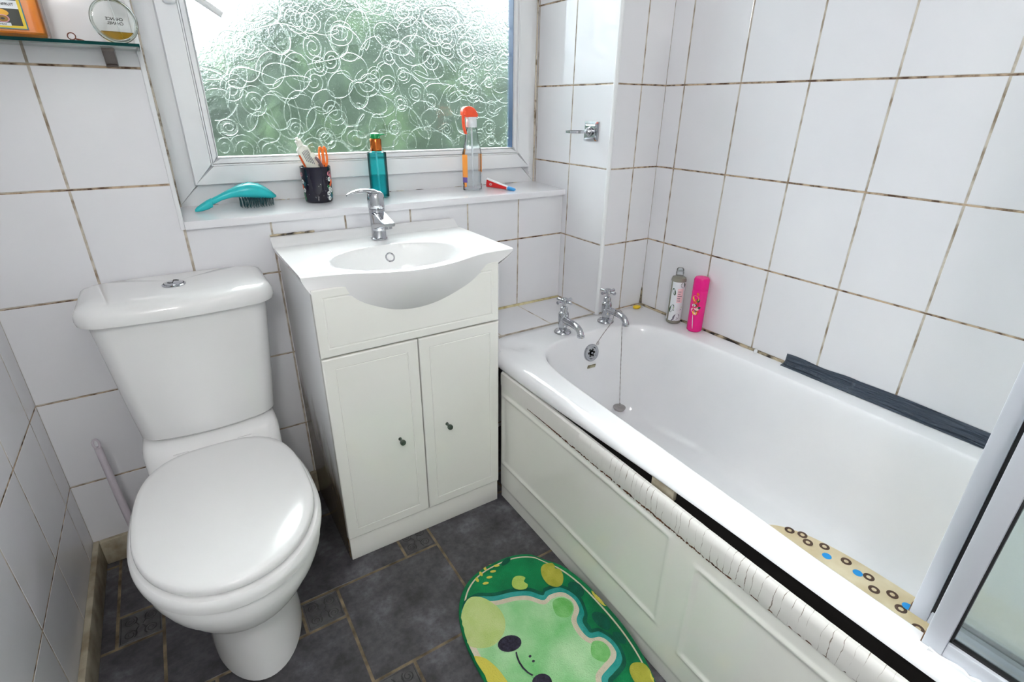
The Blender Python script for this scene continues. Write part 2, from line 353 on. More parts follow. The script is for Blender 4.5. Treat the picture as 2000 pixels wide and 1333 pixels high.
# floor: vinyl of large and small squares in a hopscotch pattern
mb = MB(); mb.box(-.05, W+.05, YR-.05, .05, -.05, -.0006, m=1)
L_, S_ = .298, .097; ox, oy = .440, -.437
def slab(x0, x1, y0, y1, scroll):
    g = .0028; x0, x1, y0, y1 = max(x0+g, 0), min(x1-g, W), max(y0+g, YR), min(y1-g, 0)
    if x1-x0 < .006 or y1-y0 < .006: return
    c = .0015
    mb.loft([[(x0, y0, -.0013), (x1, y0, -.0013), (x1, y1, -.0013), (x0, y1, -.0013)], [(x0+c, y0+c, 0), (x1-c, y0+c, 0), (x1-c, y1-c, 0), (x0+c, y1-c, 0)]], (False, False), 0)
    mb.add([(x0+c, y0+c, 0), (x1-c, y0+c, 0), (x1-c, y1-c, 0), (x0+c, y1-c, 0)], [[0, 1, 2, 3]], 2 if scroll else 0)
    if scroll and x1-x0 > .07 and y1-y0 > .05:
        cx, cy = (x0+x1)/2, (y0+y1)/2; h = .041
        mb.tube([(cx-h, cy-h, 0), (cx+h, cy-h, 0), (cx+h, cy+h, 0), (cx-h, cy+h, 0)], 0.0011, 6, m=3, closed=True)
        for sx in (-1, 1):
            for sy in (-1, 1):
                p = []
                for k in range(26):
                    t = k/25; a = t*2.3*2*PI*.8; r = .015*(1-.8*t)
                    p.append((cx+sx*(.022+r*math.cos(a+2.2)), cy+sy*(.021+r*math.sin(a+2.2)), 0))
                mb.tube(p, [.0017*(1-.4*k/25) for k in range(26)], 5, m=3)
                mb.tube([(cx+sx*.004, cy+sy*.002, 0), (cx+sx*.009, cy+sy*.010, 0), (cx+sx*.010, cy+sy*.030, 0)], .0014, 5, m=3)
for m_ in range(-9, 10):
    for n_ in range(-4, 12):
        x, y = ox+m_*L_+n_*S_, oy+m_*S_-n_*L_
        if -.5 < x < 2.2 and -2.8 < y < .5:
            slab(x, x+S_, y-S_, y, True); slab(x+S_, x+S_+L_, y-L_, y, False)
struct('floor', mb, ['slate', 'floor_grout', 'slate_inset', 'slate_scroll'], ang=28)
mb = MB().box(0, .0146, YR, 0, 0, .08, .003); struct('baseboard_left', mb, 'skirting')
mb = MB().box(.0146, .600, -.0146, 0, 0, .08, .003); struct('baseboard_back', mb, 'skirting')
# ------------------------------------------------------------------ tiled ledge behind the bath, sill, trims
mb = MB(); P = lambda u, v, d: (u, v, .5135+d)
tiles(mb, P, [.996, 1.196, 1.396, 1.596], [-.414, -.2125, .1], [(1.0895, XP, -.2125, 0)])
mb.add([(1.0895, -.215, .5135), (1.184, -.215, .5135), (1.133, -.312, .5135), (1.0895, -.312, .5135)], [[0, 1, 2, 3]], 0)
mb.loft([[(1.0895, -.215, .505), (1.184, -.215, .505), (1.133, -.312, .505), (1.0895, -.312, .505)], [(1.0895, -.215, .5135), (1.184, -.215, .5135), (1.133, -.312, .5135), (1.0895, -.312, .5135)]], (True, False), 0)
mb.box(1.0895, XP, -.2125, 0, .48, .5129, m=1)
struct('wall_ledge', mb, TM, ang=12)
mb = MB().tube([(1.089, -.003, .515), (1.25, -.003, .5145), (1.40, -.003, .515), (XP-.003, -.003, .515)], [.006, .005, .006, .004], 8); struct('trim_1', mb, 'sealant_yellow')
mb = MB(); rs = random.Random(2); pts = [(W-.002, YP-.002-k*.0295, .513+rs.uniform(-.001, .001)) for k in range(21)]
mb.tube(pts, [rs.uniform(.0035, .0062) for _ in pts], 8); mb.tube([(W-.002, YP-.002, .512), (W-.002, YP-.002, .545), (W-.002, YP-.002, .58)], [.006, .004, .002], 8)
struct('trim_2', mb, 'sealant')
mb = MB(); mb.tube([(XP, YP, .515+k*.2) for k in range(10)], .0075, 12); struct('trim_3', mb, 'upvc')
mb = MB(); mb.box(WX0-.009, WX0+.001, -.0045, .012, SILL-.022, WZ1, .002); struct('trim_4', mb, 'upvc')

mb = MB().box(WX0-.002, WX0+.0012, .012, .187, SILL-.01, WZ1); mb.box(WX0, XP, .0, .187, WZ1-.001, WZ1+.002); struct('trim_6', mb, 'upvc')
mb = MB().tube([(.588+k*.009, -.0035, .8672+.0004*(k % 2)) for k in range(14)], [.0022+.0014*((k*7) % 5)/5 for k in range(14)], 8); struct('trim_5', mb, 'sealant')
# ------------------------------------------------------------------ window
mb = MB(); y0, y1 = .187, .255
def frame(mb, x0, x1, z0, z1, w, y0, y1, b=.003, wb=None):
    wb = wb or w
    for q in ([(x0, z0), (x1, z0), (x1-w, z0+wb), (x0+w, z0+wb)], [(x0, z1), (x1, z1), (x1-w, z1-w), (x0+w, z1-w)], [(x0, z0), (x0, z1), (x0+w, z1-w), (x0+w, z0+wb)], [(x1, z0), (x1, z1), (x1-w, z1-w), (x1-w, z0+wb)]):
        r = lambda y, s: [((q[0][0]+q[1][0]+q[2][0]+q[3][0])/4+(px-(q[0][0]+q[1][0]+q[2][0]+q[3][0])/4)*s, y, (q[0][1]+q[1][1]+q[2][1]+q[3][1])/4+(pz-(q[0][1]+q[1][1]+q[2][1]+q[3][1])/4)*s) for px, pz in q]
        def ins(y, d):
            cx = sum(p[0] for p in q)/4; cz = sum(p[1] for p in q)/4
            return [(px+(d if px < cx else -d), y, pz+(d if pz < cz else -d)) for px, pz in q]
        mb.loft([ins(y1, 0), ins(y0+b, .0003), ins(y0, b*.5)], (True, True))
frame(mb, .3965, XP-.001, .928, WZ1, .06, y0, y1)
win = struct('window_1', mb, 'upvc', ang=25)
mb = MB(); SX0, SX1, SZ0, SZ1 = .447, 1.5515, .986, 2.03
frame(mb, SX0, SX1, SZ0, SZ1, .052, .166, .215, .006)
struct('window_sash', mb, 'upvc', win, ang=25)
mb = MB(); frame(mb, SX0+.052, SX1-.052, SZ0+.052, SZ1-.052, .018, .172, .205, .008)
frame(mb, SX0+.050, SX1-.050, SZ0+.050, SZ1-.050, .004, .1655, .18, .001)
struct('glazing_bead', mb, 'upvc', win, ang=25)
mb = MB(); gx0, gx1, gz0, gz1 = SX0+.069, SX1-.069, SZ0+.069, SZ1-.069
frame(mb, gx0, gx1, gz0, gz1, .003, .176, .204, .001); mb.box(gx1-.0045, gx1-.0028, .174, .204, gz0+.003, gz1-.003, m=1); struct('glazing_gasket', mb, ['upvc', 'slate_reflection'], win)  # right-hand slate strip: dark reflection on the bead return put into colour
mb = MB().box(gx0+.001, gx1-.001, .198, .202, gz0+.001, gz1-.001)
# embossed swirls standing on the inner face of the glass
rw = random.Random(11); YG = .1972
def inpane(p): return gx0+.008 < p[0] < gx1-.008 and gz0+.006 < p[1] < gz1-.006
def curl(cx, cz, kind, s, rot, fl):
    p = []
    for k in range(44):
        t = k/43
        if kind == 0: a = t*2*PI*2.4; r = s*(1-.82*t); x, z = r*math.cos(a), r*math.sin(a)*1.15
        elif kind == 1: a = t*2*PI*1.2; x, z = s*math.cos(a)*(1+.25*t), s*1.3*math.sin(a+.35*t)
        elif kind == 2: x, z = s*1.2*math.sin(t*2*PI*1.3), s*2.2*(t-.5)+s*.5*math.cos(t*2*PI*1.3)
        else: x, z = s*2.6*(t-.5), s*.9*math.sin(t*PI*1.2)
        x *= fl; c, sn = math.cos(rot), math.sin(rot); p.append((cx+c*x-sn*z, cz+sn*x+c*z))
    return p
cells = []
nx, nz = 18, 17
for i in range(nx):
    for j in range(nz):
        cells.append((gx0+(i+.5+rw.uniform(-.38, .38))*(gx1-gx0)/nx, gz0+(j+.5+rw.uniform(-.38, .38))*(gz1-gz0)/nz))
for (cx, cz) in cells:
    kind = rw.choice([0, 0, 0, 1, 1, 2, 2, 3]); s = rw.uniform(.022, .044) if kind != 3 else rw.uniform(.035, .06)
    p = curl(cx, cz, kind, s, rw.uniform(0, 2*PI), rw.choice((-1, 1)))
    w0 = rw.uniform(.0011, .0016); seg = []
    leaf = kind == 3 or rw.random() < .18
    run = []
    for k, q in enumerate(p+[(99, 99)]):
        if inpane(q): run.append((q, w0*(.6+.8*math.sin(PI*min(1, k/43)))+(.0034*math.sin(PI*k/43)**4 if leaf else 0)))
        else:
            if len(run) > 5:
                t = MB().tube([(a, YG, b) for (a, b), _ in run], [r for _, r in run], 8, up=(0, 1, 0)); t.v = [(x, YG+(y-YG)*.5, z) for x, y, z in t.v]; mb.join(t, 1)
            run = []
struct('window_pane', mb, ['pane', 'ridge'], win)
for x_ in (WX0+.0045, XP-.0045): struct('window_seal', MB().tube([(x_, .1835, .928+k*.06) for k in range(20)], [rw.uniform(.0022, .0048) for _ in range(20)], 8), 'sealant_mild', win)
mb = MB(); mb.box(.466, .496, .155, .167, 1.412, 1.56, .008, seg=3)
mb.lathe([(.017, 0), (.017, .006), (.014, .008), (0, .009)], (.481, .155, 1.44), 24, (0, -1, 0))
struct('window_handle_plate', mb, 'upvc', win)
mb = MB().tube([(.481, .15, 1.462), (.481, .118, 1.462), (.492, .112, 1.455), (.53, .110, 1.428), (.586, .112, 1.392)], [.009, .009, .0095, .0088, .0074], 14)
struct('window_handle', mb, 'upvc', win)
mb = MB().lathe([(.0045, 0), (.0045, .05)], (1.557, .176, .972), 12); mb.box(1.5515, 1.562, .166, .182, .962, .971, .001); struct('window_hinge', mb, 'upvc', win)
mb = MB(); a, b = -.013, .187
mb.loft([[(WX0+.001, a, .905), (XP, a, .905), (XP, b, .91), (WX0+.001, b, .91)], [(WX0+.001, a, .920), (XP, a, .920), (XP, b, .931), (WX0+.001, b, .931)], [(WX0+.001, a+.003, .924), (XP, a+.003, .924), (XP, b, .9315), (WX0+.001, b, .9315)]], (True, True))
struct('window_sill', mb, 'tile', win)
mb = MB(); rs = random.Random(4)
for _ in range(26):
    x = rs.uniform(.41, 1.57); mb.lathe([(0, 0), (.004, .0), (.003, .0016), (0, .002)], (x, .184, .9305), 7, sx=rs.uniform(1, 5))
struct('window_sill_dirt', mb, 'sealant', win)
def silz(y): return .924+(.9315-.924)*(y+.01)/.197
# ------------------------------------------------------------------ outside
mb = MB().box(-6, 8, .6, 9, -.35, -.3); struct('ground_garden', mb, 'soil')
mb = MB(); rh = random.Random(5); rows = []
for i in range(60):
    v = i/59; row = []
    for j in range(110):
        u = j/109; x = -3.5+8.5*u
        top = interp([(-4, 1.4), (.3, 1.42), (.75, 1.56), (1.2, 1.84), (1.6, 2.02), (2.2, 2.06), (2.7, 1.93), (3.3, 1.75), (6, 1.7)], x)+.07*math.sin(5*x+1)
        th = v*PI*.62; y = 3.0-1.0*math.cos(th)*(1 if v < .8 else 1); z = -.3+(top+.3)*min(1, math.sin(th)*1.02) if v > .02 else -.3
        row.append((x+rh.uniform(-.02, .02), y-.4+rh.uniform(-.04, .04), z+rh.uniform(-.025, .025)))
    rows.append(row)
mb.grid(rows)
solo('garden_hedge', mb, 'hedge', 'green garden hedge blurred behind the patterned window glass', 'hedge', (1, 2.5, -.3), kind='stuff')

# ------------------------------------------------------------------ toilet
TX = .343
toilet = thing('toilet', 'white close-coupled toilet with closed lid beside the basin cabinet', 'toilet', (TX, -.36, 0))
def egg(z, hw, yb, yf, ym, n=56, pf=2.0, pb=2.8):
    r = []
    for k in range(n):
        a = 2*PI*k/n; c, s = math.cos(a), math.sin(a); p = pf if s < 0 else pb
        q = (abs(c)**p+abs(s)**p)**(-1/p); r.append((TX+hw*q*c, ym+(yb-ym if s > 0 else ym-yf)*q*s, z))
    return r
def sc(r, f, z):
    cx = sum(p[0] for p in r)/len(r); cy = sum(p[1] for p in r)/len(r); return [(cx+(p[0]-cx)*f, cy+(p[1]-cy)*f, z) for p in r]
mb = MB(); R = []
for z, hw, yb, yf, ym in [(0, .098, -.10, -.596, -.40), (.004, .103, -.10, -.601, -.40), (.03, .103, -.10, -.599, -.40), (.10, .099, -.10, -.585, -.40), (.17, .098, -.10, -.573, -.40), (.205, .100, -.10, -.574, -.40), (.212, .114, -.12, -.600, -.40), (.219, .126, -.14, -.630, -.41), (.228, .136, -.16, -.650, -.42), (.242, .143, -.17, -.664, -.43), (.256, .1465, -.17, -.673, -.43),
                     (.2590, .134, -.17, -.652, -.43), (.262, .152, -.18, -.684, -.44), (.280, .1585, -.19, -.695, -.45), (.2985, .1615, -.2, -.700, -.455), (.3025, .157, -.2, -.694, -.455), (.3058, .150, -.2, -.684, -.455), (.309, .170, -.2, -.714, -.465), (.332, .1760, -.21, -.722, -.475), (.350, .1770, -.215, -.722, -.475), (.359, .1745, -.22, -.718, -.475), (.3635, .168, -.225, -.709, -.475), (.366, .158, -.23, -.695, -.475)]:
    R.append(egg(z, hw, yb, yf, ym))
last = R[-1]; R += [sc(last, .80, .366), sc(last, .74, .35), sc(last, .5, .25), sc(last, .25, .2)]
mb.loft(R)
# rear deck that carries the cistern, with a scooped front
def sect(y, hw, zb, zt, r=.03, n=8):
    pts = []
    for (cx, cz, a0) in ((hw-r, zt-r, 0), (-hw+r, zt-r, PI/2), (-hw+r, zb+r, PI), (hw-r, zb+r, 1.5*PI)):
        for k in range(n): a = a0+PI/2*k/(n-1); pts.append((TX+.004+cx+r*math.cos(a), y, cz+r*math.sin(a)))
    return pts
mb.loft([sect(-.02, .148, .16, .436, .02), sect(-.10, .152, .17, .437, .02), sect(-.185, .153, .20, .437, .02), sect(-.205, .152, .22, .433, .024), sect(-.22, .150, .24, .418, .03), sect(-.232, .149, .25, .400, .03), sect(-.25, .149, .26, .380, .03), sect(-.30, .155, .28, .370, .03), sect(-.38, .160, .30, .367, .03)])
part('pan', mb, 'ceramic', toilet)
lido = lambda z, f=1.0, d=0: egg(z, (.168+d)*f, -.243+d*.3, -.724-d, -.50, 72, 2.05, 3.0)
mb = MB(); o_ = [lido(.3735, 1, .005), lido(.3765, 1, .010), lido(.388, 1, .0115), lido(.398, 1, .0105), lido(.4035, 1, .006), lido(.4050, 1, -.002)]
mb.loft(o_+[sc(o_[0], .66, .4055), sc(o_[0], .63, .39), sc(o_[0], .66, .3735)], (False, False), wrap=True)
part('seat', mb, 'seatplastic', toilet)
mb = MB(); a = lido(.41)
mb.loft([sc(a, .97, .4085), sc(a, .992, .4095), sc(a, 1.0, .4125), sc(a, 1.0, .4195), sc(a, .993, .4245), sc(a, .975, .4277), sc(a, .92, .4295), sc(a, .75, .4305), sc(a, .5, .431), sc(a, .25, .4312)])
part('seat_lid', mb, 'seatplastic', toilet)
for sx in (-.07, .07): part('seat_hinge', MB().tube([(TX+sx-.016, -.243, .412), (TX+sx+.016, -.243, .412)], .011, 14), 'seatplastic', toilet)
def rr(x0, x1, yb, yf, z, r, bow=.0, n=10):
    pts = []; cxm, hw = (x0+x1)/2, (x1-x0)/2
    for (cx, cy, a0) in ((x1-r, yb-min(r, .01), 0), (x0+r, yb-min(r, .01), PI/2), (x0+r, yf+r, PI), (x1-r, yf+r, 1.5*PI)):
        rb = min(r, .01) if cy > (yb+yf)/2 else r
        for k in range(n): a = a0+PI/2*k/(n-1); pts.append([cx+(r if rb == r else r)*math.cos(a), cy+rb*math.sin(a), z])
    # subdivide the front so it can bow
    out = []
    N = len(pts)
    for i in range(N):
        p, q = pts[i], pts[(i+1) % N]; out.append(p)
        if (Vector(p)-Vector(q)).length > .08:
            for t in range(1, 12): out.append([p[k]+(q[k]-p[k])*t/12 for k in range(3)])
    for p in out:
        w = min(1, max(0, (yb-p[1])/(yb-yf))); p[1] -= bow*w*(1-((p[0]-cxm)/hw)**2)
    return out
mb = MB(); R = []
for t, z in ((0, .4385), (.01, .445), (.25, .51), (.5, .59), (.75, .67), (1, .752)):
    ins = .006 if t == 0 else 0
    R.append(rr(.199-.029*t+ins, .503+.029*t-ins, -.014, -.178-.012*t+ins, z, .035, .026))
mb.loft(R); part('cistern', mb, 'ceramic', toilet)
mb = MB(); R = []
for z, d in ((.7525, -.006), (.755, .0), (.765, .002), (.778, .0), (.787, -.005), (.793, -.014), (.7965, -.03), (.798, -.055)):
    R.append(rr(.153-d, .549+d, -.004, -.206-d, z, .045, .024))
mb.loft(R); part('cistern_lid', mb, 'ceramic', toilet)
mb = MB().lathe([(.025, 0), (.025, .003), (.022, .005), (.0215, .003), (.0205, .003), (.0195, .0065), (.012, .009), (0, .0095)], (.346, -.105, .797), 40)
bt = part('flush_button', mb, 'chrome', toilet, label='chrome round push button')
mb = MB().tube([(.346+.013*math.cos(a), -.105+.013*math.sin(a)*.9, .8063) for a in (0.5, 1, 1.5)]+[(.346, -.105, .8068)]+[(.346+.013*math.cos(a), -.105+.013*math.sin(a)*.9, .8063) for a in (4.6, 4.1, 3.6)], .0009, 6)
part('button_split', mb, 'dark', bt)
# toilet brush behind the bowl
tb = thing('toilet_brush', 'pale plastic toilet brush standing in the corner behind the toilet', 'toilet brush', (.115, -.085, 0))
mb = MB().lathe([(.0, .0), (.032, 0), (.034, .006), (.032, .055), (.029, .055), (.030, .010), (0, .008)], (.128, -.092, 0), 28); part('holder_cup', mb, 'brush_white', tb)
mb = MB(); pts = [(.117, -.084, .03), (.108, -.077, .16), (.101, -.071, .28), (.096, -.066, .40)]
mb.tube(pts, [.0098, .0098, .0088, .0080], 16)
ring = [(.0955+.0063*math.cos(a), -.066, .411+.013*math.sin(a)) for a in [2*PI*k/24 for k in range(24)]]
mb.tube(ring, .0029, 10, closed=True); part('handle', mb, 'brush_white', tb)
mb = MB().lathe([(0, .012), (.022, .016), (.026, .03), (.022, .05), (.0, .055)], (.124, -.090, 0), 20); part('brush_head', mb, 'brush_white', tb)

# ------------------------------------------------------------------ vanity cabinet
CX0, CX1 = .600, 1.088
vc = thing('vanity_cabinet', 'white gloss cabinet with two doors under the basin, stained brown down its left side', 'cabinet', ((CX0+CX1)/2, -.18, 0))
mb = MB(); mb.box(CX0, CX0+.016, -.354, -.002, 0, .812, .001, 0); mb.box(CX1-.016, CX1, -.354, -.002, 0, .812, .001, 1)
mb.box(CX0+.016, CX1-.016, -.354, -.002, .08, .096, m=1); mb.box(CX0+.016, CX1-.016, -.012, -.002, .096, .70, m=1)
part('carcass', mb, ['side', 'gloss_door'], vc)
mb = MB().box(CX0+.0025, CX1, -.366, -.3545, .001, .079, .002); part('plinth', mb, 'gloss_door', vc)
def front(x0, x1, z0, z1, yf, th, inset=.028, gw=.003, gd=.0014, groove=True):
    mb = MB()
    def rc(d, y): return [(x0+d, y, z0+d), (x1-d, y, z0+d), (x1-d, y, z1-d), (x0+d, y, z1-d)]
    rs_ = [rc(0, yf+th), rc(0, yf+.003), rc(.001, yf+.001), rc(.003, yf)]
    if groove: rs_ += [rc(inset, yf), rc(inset+gw*.5, yf+gd), rc(inset+gw, yf)]
    return mb.loft(rs_, (True, True))
part('false_front', front(CX0, CX1, .646, .815, -.3735, .018, .020, .006, .0012), 'gloss_door', vc, ang=12)
for x0, x1, kx in ((CX0, .8425, .772), (.8455, CX1, .914)):
    d = part('door', front(x0, x1, .0835, .642, -.3735, .018), 'gloss_door', vc, ang=12)
    mb = MB().lathe([(.0048, 0), (.0042, .004), (.0036, .01), (.0062, .016), (.0078, .0185), (.0078, .0235), (.0065, .026), (0, .0265)], (kx, -.3735, .361), 24, (0, -1, 0))
    part('knob', mb, 'greenknob', d, label='small tarnished green metal knob')
# ------------------------------------------------------------------ basin
bs = thing('washbasin', 'white ceramic washbasin with bowed front on top of the white cabinet', 'basin', (.86, -.2, .80))
YF = [(.585, -.359), (.641, -.368), (.709, -.382), (.772, -.408), (.839, -.426), (.925, -.415), (1.033, -.379), (1.135, -.371)]
ZB = [(.585, .806), (.625, .797), (.659, .787), (.729, .755), (.802, .731), (.888, .731), (.978, .758), (1.081, .805), (1.135, .812)]
BCX, BCY, BRX, BRY, BZ = .852, -.270, .180, .122, .845
def bz(x, y):
    rr_ = math.hypot((x-BCX)/BRX, (y-BCY)/BRY)
    z = BZ+.020*sm(-.052, -.012, y)
    if rr_ < 1: z -= .112*(1-rr_**2.7)*sm(1.0, .93, rr_)**.7
    z -= .004*sm(1.35, 1.0, rr_)*(1 if rr_ >= 1 else 1)
    return z
mb = MB(); NX, NV = 110, 84; rows = []
for j in range(NV+1):
    v = j/NV; row = []
    for i in range(NX+1):
        u = i/NX; x = .585+.55*u; yf = interp(YF, x); y = -.003+(yf+.003)*v
        if y > -.03: x = .86+(x-.86)*(1-.03*sm(-.03, -.003, y)**2)
        e = (1-v)*abs(yf); zz = bz(x, y)
        xe = min(u, 1-u)*.55
        if e < .004: zz -= .0022*(1-e/.004)**2
        row.append((x, y, zz))
    rows.append(row)
for j in range(1, 19):
    s = j/18; row = []
    for i in range(NX+1):
        x = .585+.55*i/NX; yf = interp(YF, x); zb = interp(ZB, x)
        y = yf+(-.372-yf)*s**1.7; z = BZ-.004+(zb-(BZ-.004))*s
        row.append((x+(-.046 if x > .86 else .015)*s**1.4*sm(.14, .275, abs(x-.86)), y, z))
    rows.append(row)
rows.append([(x, y+.02, z+.003) for x, y, z in rows[-1]])
mb.grid(rows)
for i, sgn in ((0, 1), (NX, -1)):
    col = [rows[j][i] for j in range(NV+1)]
    wd_ = .015 if i == 0 else .046; mb.grid([col]+[[(x+sgn*wd_*s**1.4, y, BZ-.004+(.807-BZ+.004)*s) for x, y, z in col] for s in (0, .15, .3, .5, .75, 1)])
part('bowl', mb, 'ceramic', bs, ang=50)
ny = -.1625; nzv = bz(.862, ny); n_ = Vector((0, -(bz(.862, ny+.002)-bz(.862, ny-.002))/.004, 1)).normalized()
mb = MB().lathe([(.0135, -.003), (.0135, .0015), (.0120, .0028), (.0098, .0025), (.0092, -.001), (.0092, -.012)], (.862, ny-.001, nzv-.001), 36, tuple(n_))
mb.lathe([(.0092, -.0035), (0, -.0035)], (.862, ny, nzv), 24, tuple(n_), m=1)
part('overflow_ring', mb, ['chrome', 'sticker'], bs, label='chrome overflow ring')
mb = MB().lathe([(.03, 0), (.03, .003), (.02, .005), (.018, .002), (0, .002)], (BCX, BCY, BZ-.1165), 28); part('waste', mb, 'chrome', bs)
# basin mixer tap
bt = thing('mixer_tap', 'chrome mixer tap with its lever turned left, on the basin', 'tap', (.862, -.088, BZ))
mb = MB().lathe([(.0235, 0), (.0235, .003), (.0215, .0045), (.0205, .006), (.0203, .03), (.0210, .06), (.0222, .079), (.0222, .084), (.019, .086)], (.862, -.088, BZ+.001), 40)
def sp(y, hw, z0, z1, r=.006):
    p = []
    for (cx, cz, a0) in ((hw-r, z1-r, 0), (-hw+r, z1-r, PI/2), (-hw+r, z0+r, PI), (hw-r, z0+r, 1.5*PI)):
        for k in range(5): a = a0+PI/2*k/4; p.append((.862+cx+r*math.cos(a), y, cz+r*math.sin(a)))
    return p
part('body', mb, 'chrome', bt)
mb = MB().loft([sp(-.088, .0195, .870, .926, .008), sp(-.115, .0190, .880, .924, .008), sp(-.145, .0180, .889, .916, .007), sp(-.175, .0170, .894, .908, .006), sp(-.183, .0150, .896, .905, .004)])
s_ = part('spout', mb, 'chrome', bt)
mb = MB().lathe([(.011, 0), (.011, .008), (.009, .009), (.009, .004), (0, .004)], (.862, -.168, .896), 24, (0, -.15, -1)); part('aerator', mb, 'chrome', s_)
mb = MB().lathe([(.018, 0), (.0222, .002), (.0232, .008), (.0232, .030), (.0215, .040), (.016, .046), (.008, .049), (0, .0495)], (.862, -.088, .930), 40)
L2 = []
for x, z, hw, th in ((.872, .966, .017, .012), (.856, .976, .0175, .0085), (.838, .9805, .016, .0062), (.818, .981, .0135, .005), (.800, .9775, .0105, .0042), (.788, .973, .007, .0035), (.783, .9705, .003, .0025)):
    L2.append([(x, -.086+hw*math.cos(a), z+th*math.sin(a)) for a in [2*PI*k/20 for k in range(20)]])
mb.loft(L2); part('lever', mb, 'chrome', bt)

# ------------------------------------------------------------------ bath
bath = thing('bathtub', 'white enamel bathtub along the right wall', 'bathtub', (1.45, -1.05, 0))
BX0, BX1, BY0, BY1 = 1.107, 1.8045, -1.91, -.2135
INN = [(1.158, -1.70), (1.159, -1.32), (1.166, -1.15), (1.177, -.90), (1.186, -.70), (1.197, -.53), (1.219, -.428), (1.268, -.367), (1.36, -.338), (1.46, -.333), (1.57, -.342), (1.655, -.376), (1.700, -.45), (1.718, -.58), (1.724, -.80), (1.724, -1.30), (1.718, -1.65), (1.69, -1.78), (1.60, -1.83), (1.44, -1.845), (1.27, -1.83), (1.185, -1.79)]
FLO = [(1.262, -1.60), (1.262, -1.30), (1.262, -1.0), (1.264, -.72), (1.270, -.58), (1.295, -.475), (1.36, -.437), (1.45, -.430), (1.54, -.438), (1.594, -.475), (1.614, -.58), (1.619, -.72), (1.62, -1.0), (1.62, -1.3), (1.618, -1.56), (1.60, -1.66), (1.54, -1.70), (1.45, -1.71), (1.34, -1.70), (1.28, -1.67)]
BC = Vector((1.445, -1.05))
def radial(poly, angs):
    n = len(poly); out = []
    for a in angs:
        d = Vector((math.cos(a), math.sin(a))); best = None
        for i in range(n):
            p, q = poly[i]-BC, poly[(i+1) % n]-BC; e = q-p; den = d.x*e.y-d.y*e.x
            if abs(den) < 1e-12: continue
            t = (p.x*e.y-p.y*e.x)/den; s = (p.x*d.y-p.y*d.x)/den
            if t > 0 and -1e-6 <= s <= 1+1e-6 and (best is None or t > best): best = t
        out.append(BC+d*(best if best else .3))
    return out
def rrect2(x0, x1, y0, y1, rs4, n=14):
    p = []
    for (cx, cy, a0, r) in ((x1, y1, 0, rs4[0]), (x0, y1, PI/2, rs4[1]), (x0, y0, PI, rs4[2]), (x1, y0, 1.5*PI, rs4[3])):
        ccx = cx-r if cx == x1 else cx+r; ccy = cy-r if cy == y1 else cy+r
        for k in range(n): a = a0+PI/2*k/(n-1); p.append(Vector((ccx+r*math.cos(a), ccy+r*math.sin(a))))
    return p
inn = [Vector(p) for p in spline([(x, y, 0) for x, y in INN], 12)]; inn = [Vector((p.x, p.y)) for p in inn]
flo = [Vector((p.x, p.y)) for p in spline([(x, y, 0) for x, y in FLO], 12)]
outp = rrect2(BX0, BX1, BY0, BY1, (.004, .105, .03, .004))
# sample directions: dense, about even along the inner outline
dens = []
for i in range(len(inn)):
    p, q = inn[i], inn[(i+1) % len(inn)]; k = max(1, int((q-p).length/.011))
    for t in range(k): dens.append(p+(q-p)*t/k)
angs = sorted(math.atan2((p-BC).y, (p-BC).x) for p in dens)
O = radial(outp, angs); I = radial(inn, angs); F = radial(flo, angs)
def inset(P, d):
    n = len(P); r = []
    for i, p in enumerate(P):
        r.append(p+(BC-p).normalized()*d)
    return r
ZR = .5125
def oring(d, z): return [(min(max(p.x, BX0+d), BX1), min(p.y, BY1-d*.2) if True else 0, z) if False else ((BC+(p-BC)*1).x+((BC-p).normalized()).x*d, p.y+((BC-p).normalized()).y*d, z) for p in O]
def shrink(d, z):
    o2 = rrect2(BX0+d, BX1-d*.05, BY0+d, BY1-d*.3, (.004, max(.02, .105-d), max(.01, .03-d), .004)); return [(p.x, p.y, z) for p in radial(o2, angs)]
R = [shrink(.012, .476), shrink(.002, .475), shrink(0, .480), shrink(.0005, .488), shrink(.003, .497), shrink(.009, .505), shrink(.018, .5105), shrink(.028, ZR)]
oo = [Vector((p[0], p[1])) for p in R[-1]]
for k_, w_ in ((0, 1), (1, 1), (2, .8), (3, .45), (4, .2)): R[k_] = [(x, y, z+.019*w_*sm(-.45, -1.2, y)*(1 if x < 1.3 else 0)) for x, y, z in R[k_]]
def dimple(x, y):
    return .010*max(0, 1-math.hypot((x-1.197)/.050, (y+.300)/.036)**2)**1.5
for t in (.2, .4, .55, .7, .82, .92, 1.0):
    R.append([(a.x+(b.x-a.x)*t, a.y+(b.y-a.y)*t, ZR-dimple(a.x+(b.x-a.x)*t, a.y+(b.y-a.y)*t)-.002*t*t) for a, b in zip(oo, I)])
for b_, z in ((.02, .509), (.05, .504), (.085, .494), (.12, .478), (.16, .45), (.21, .41), (.27, .36), (.34, .31), (.43, .265), (.55, .23), (.70, .206), (.85, .193), (1.0, .188)):
    R.append([(a.x+(c.x-a.x)*b_, a.y+(c.y-a.y)*b_, z) for a, c in zip(I, F)])
for f in (.8, .5, .2): R.append([(BC.x+(c.x-BC.x)*f, BC.y+(c.y-BC.y)*f, .188-.003*(1-f)) for c in F])
mb = MB().loft(R, (False, True)); part('tub', mb, 'enamel', bath, ang=60)
def tapwall(z):  # y of the tap-end wall at mid-bath for a height
    tab = [(.188, -.430), (.206, -.402), (.23, -.387), (.265, -.376), (.31, -.367), (.36, -.360), (.41, -.3545), (.45, -.3495), (.478, -.3458), (.504, -.339)]
    return interp(tab, z)
oz = .441; oyv = tapwall(oz); on = Vector((0, -1, .17)).normalized()
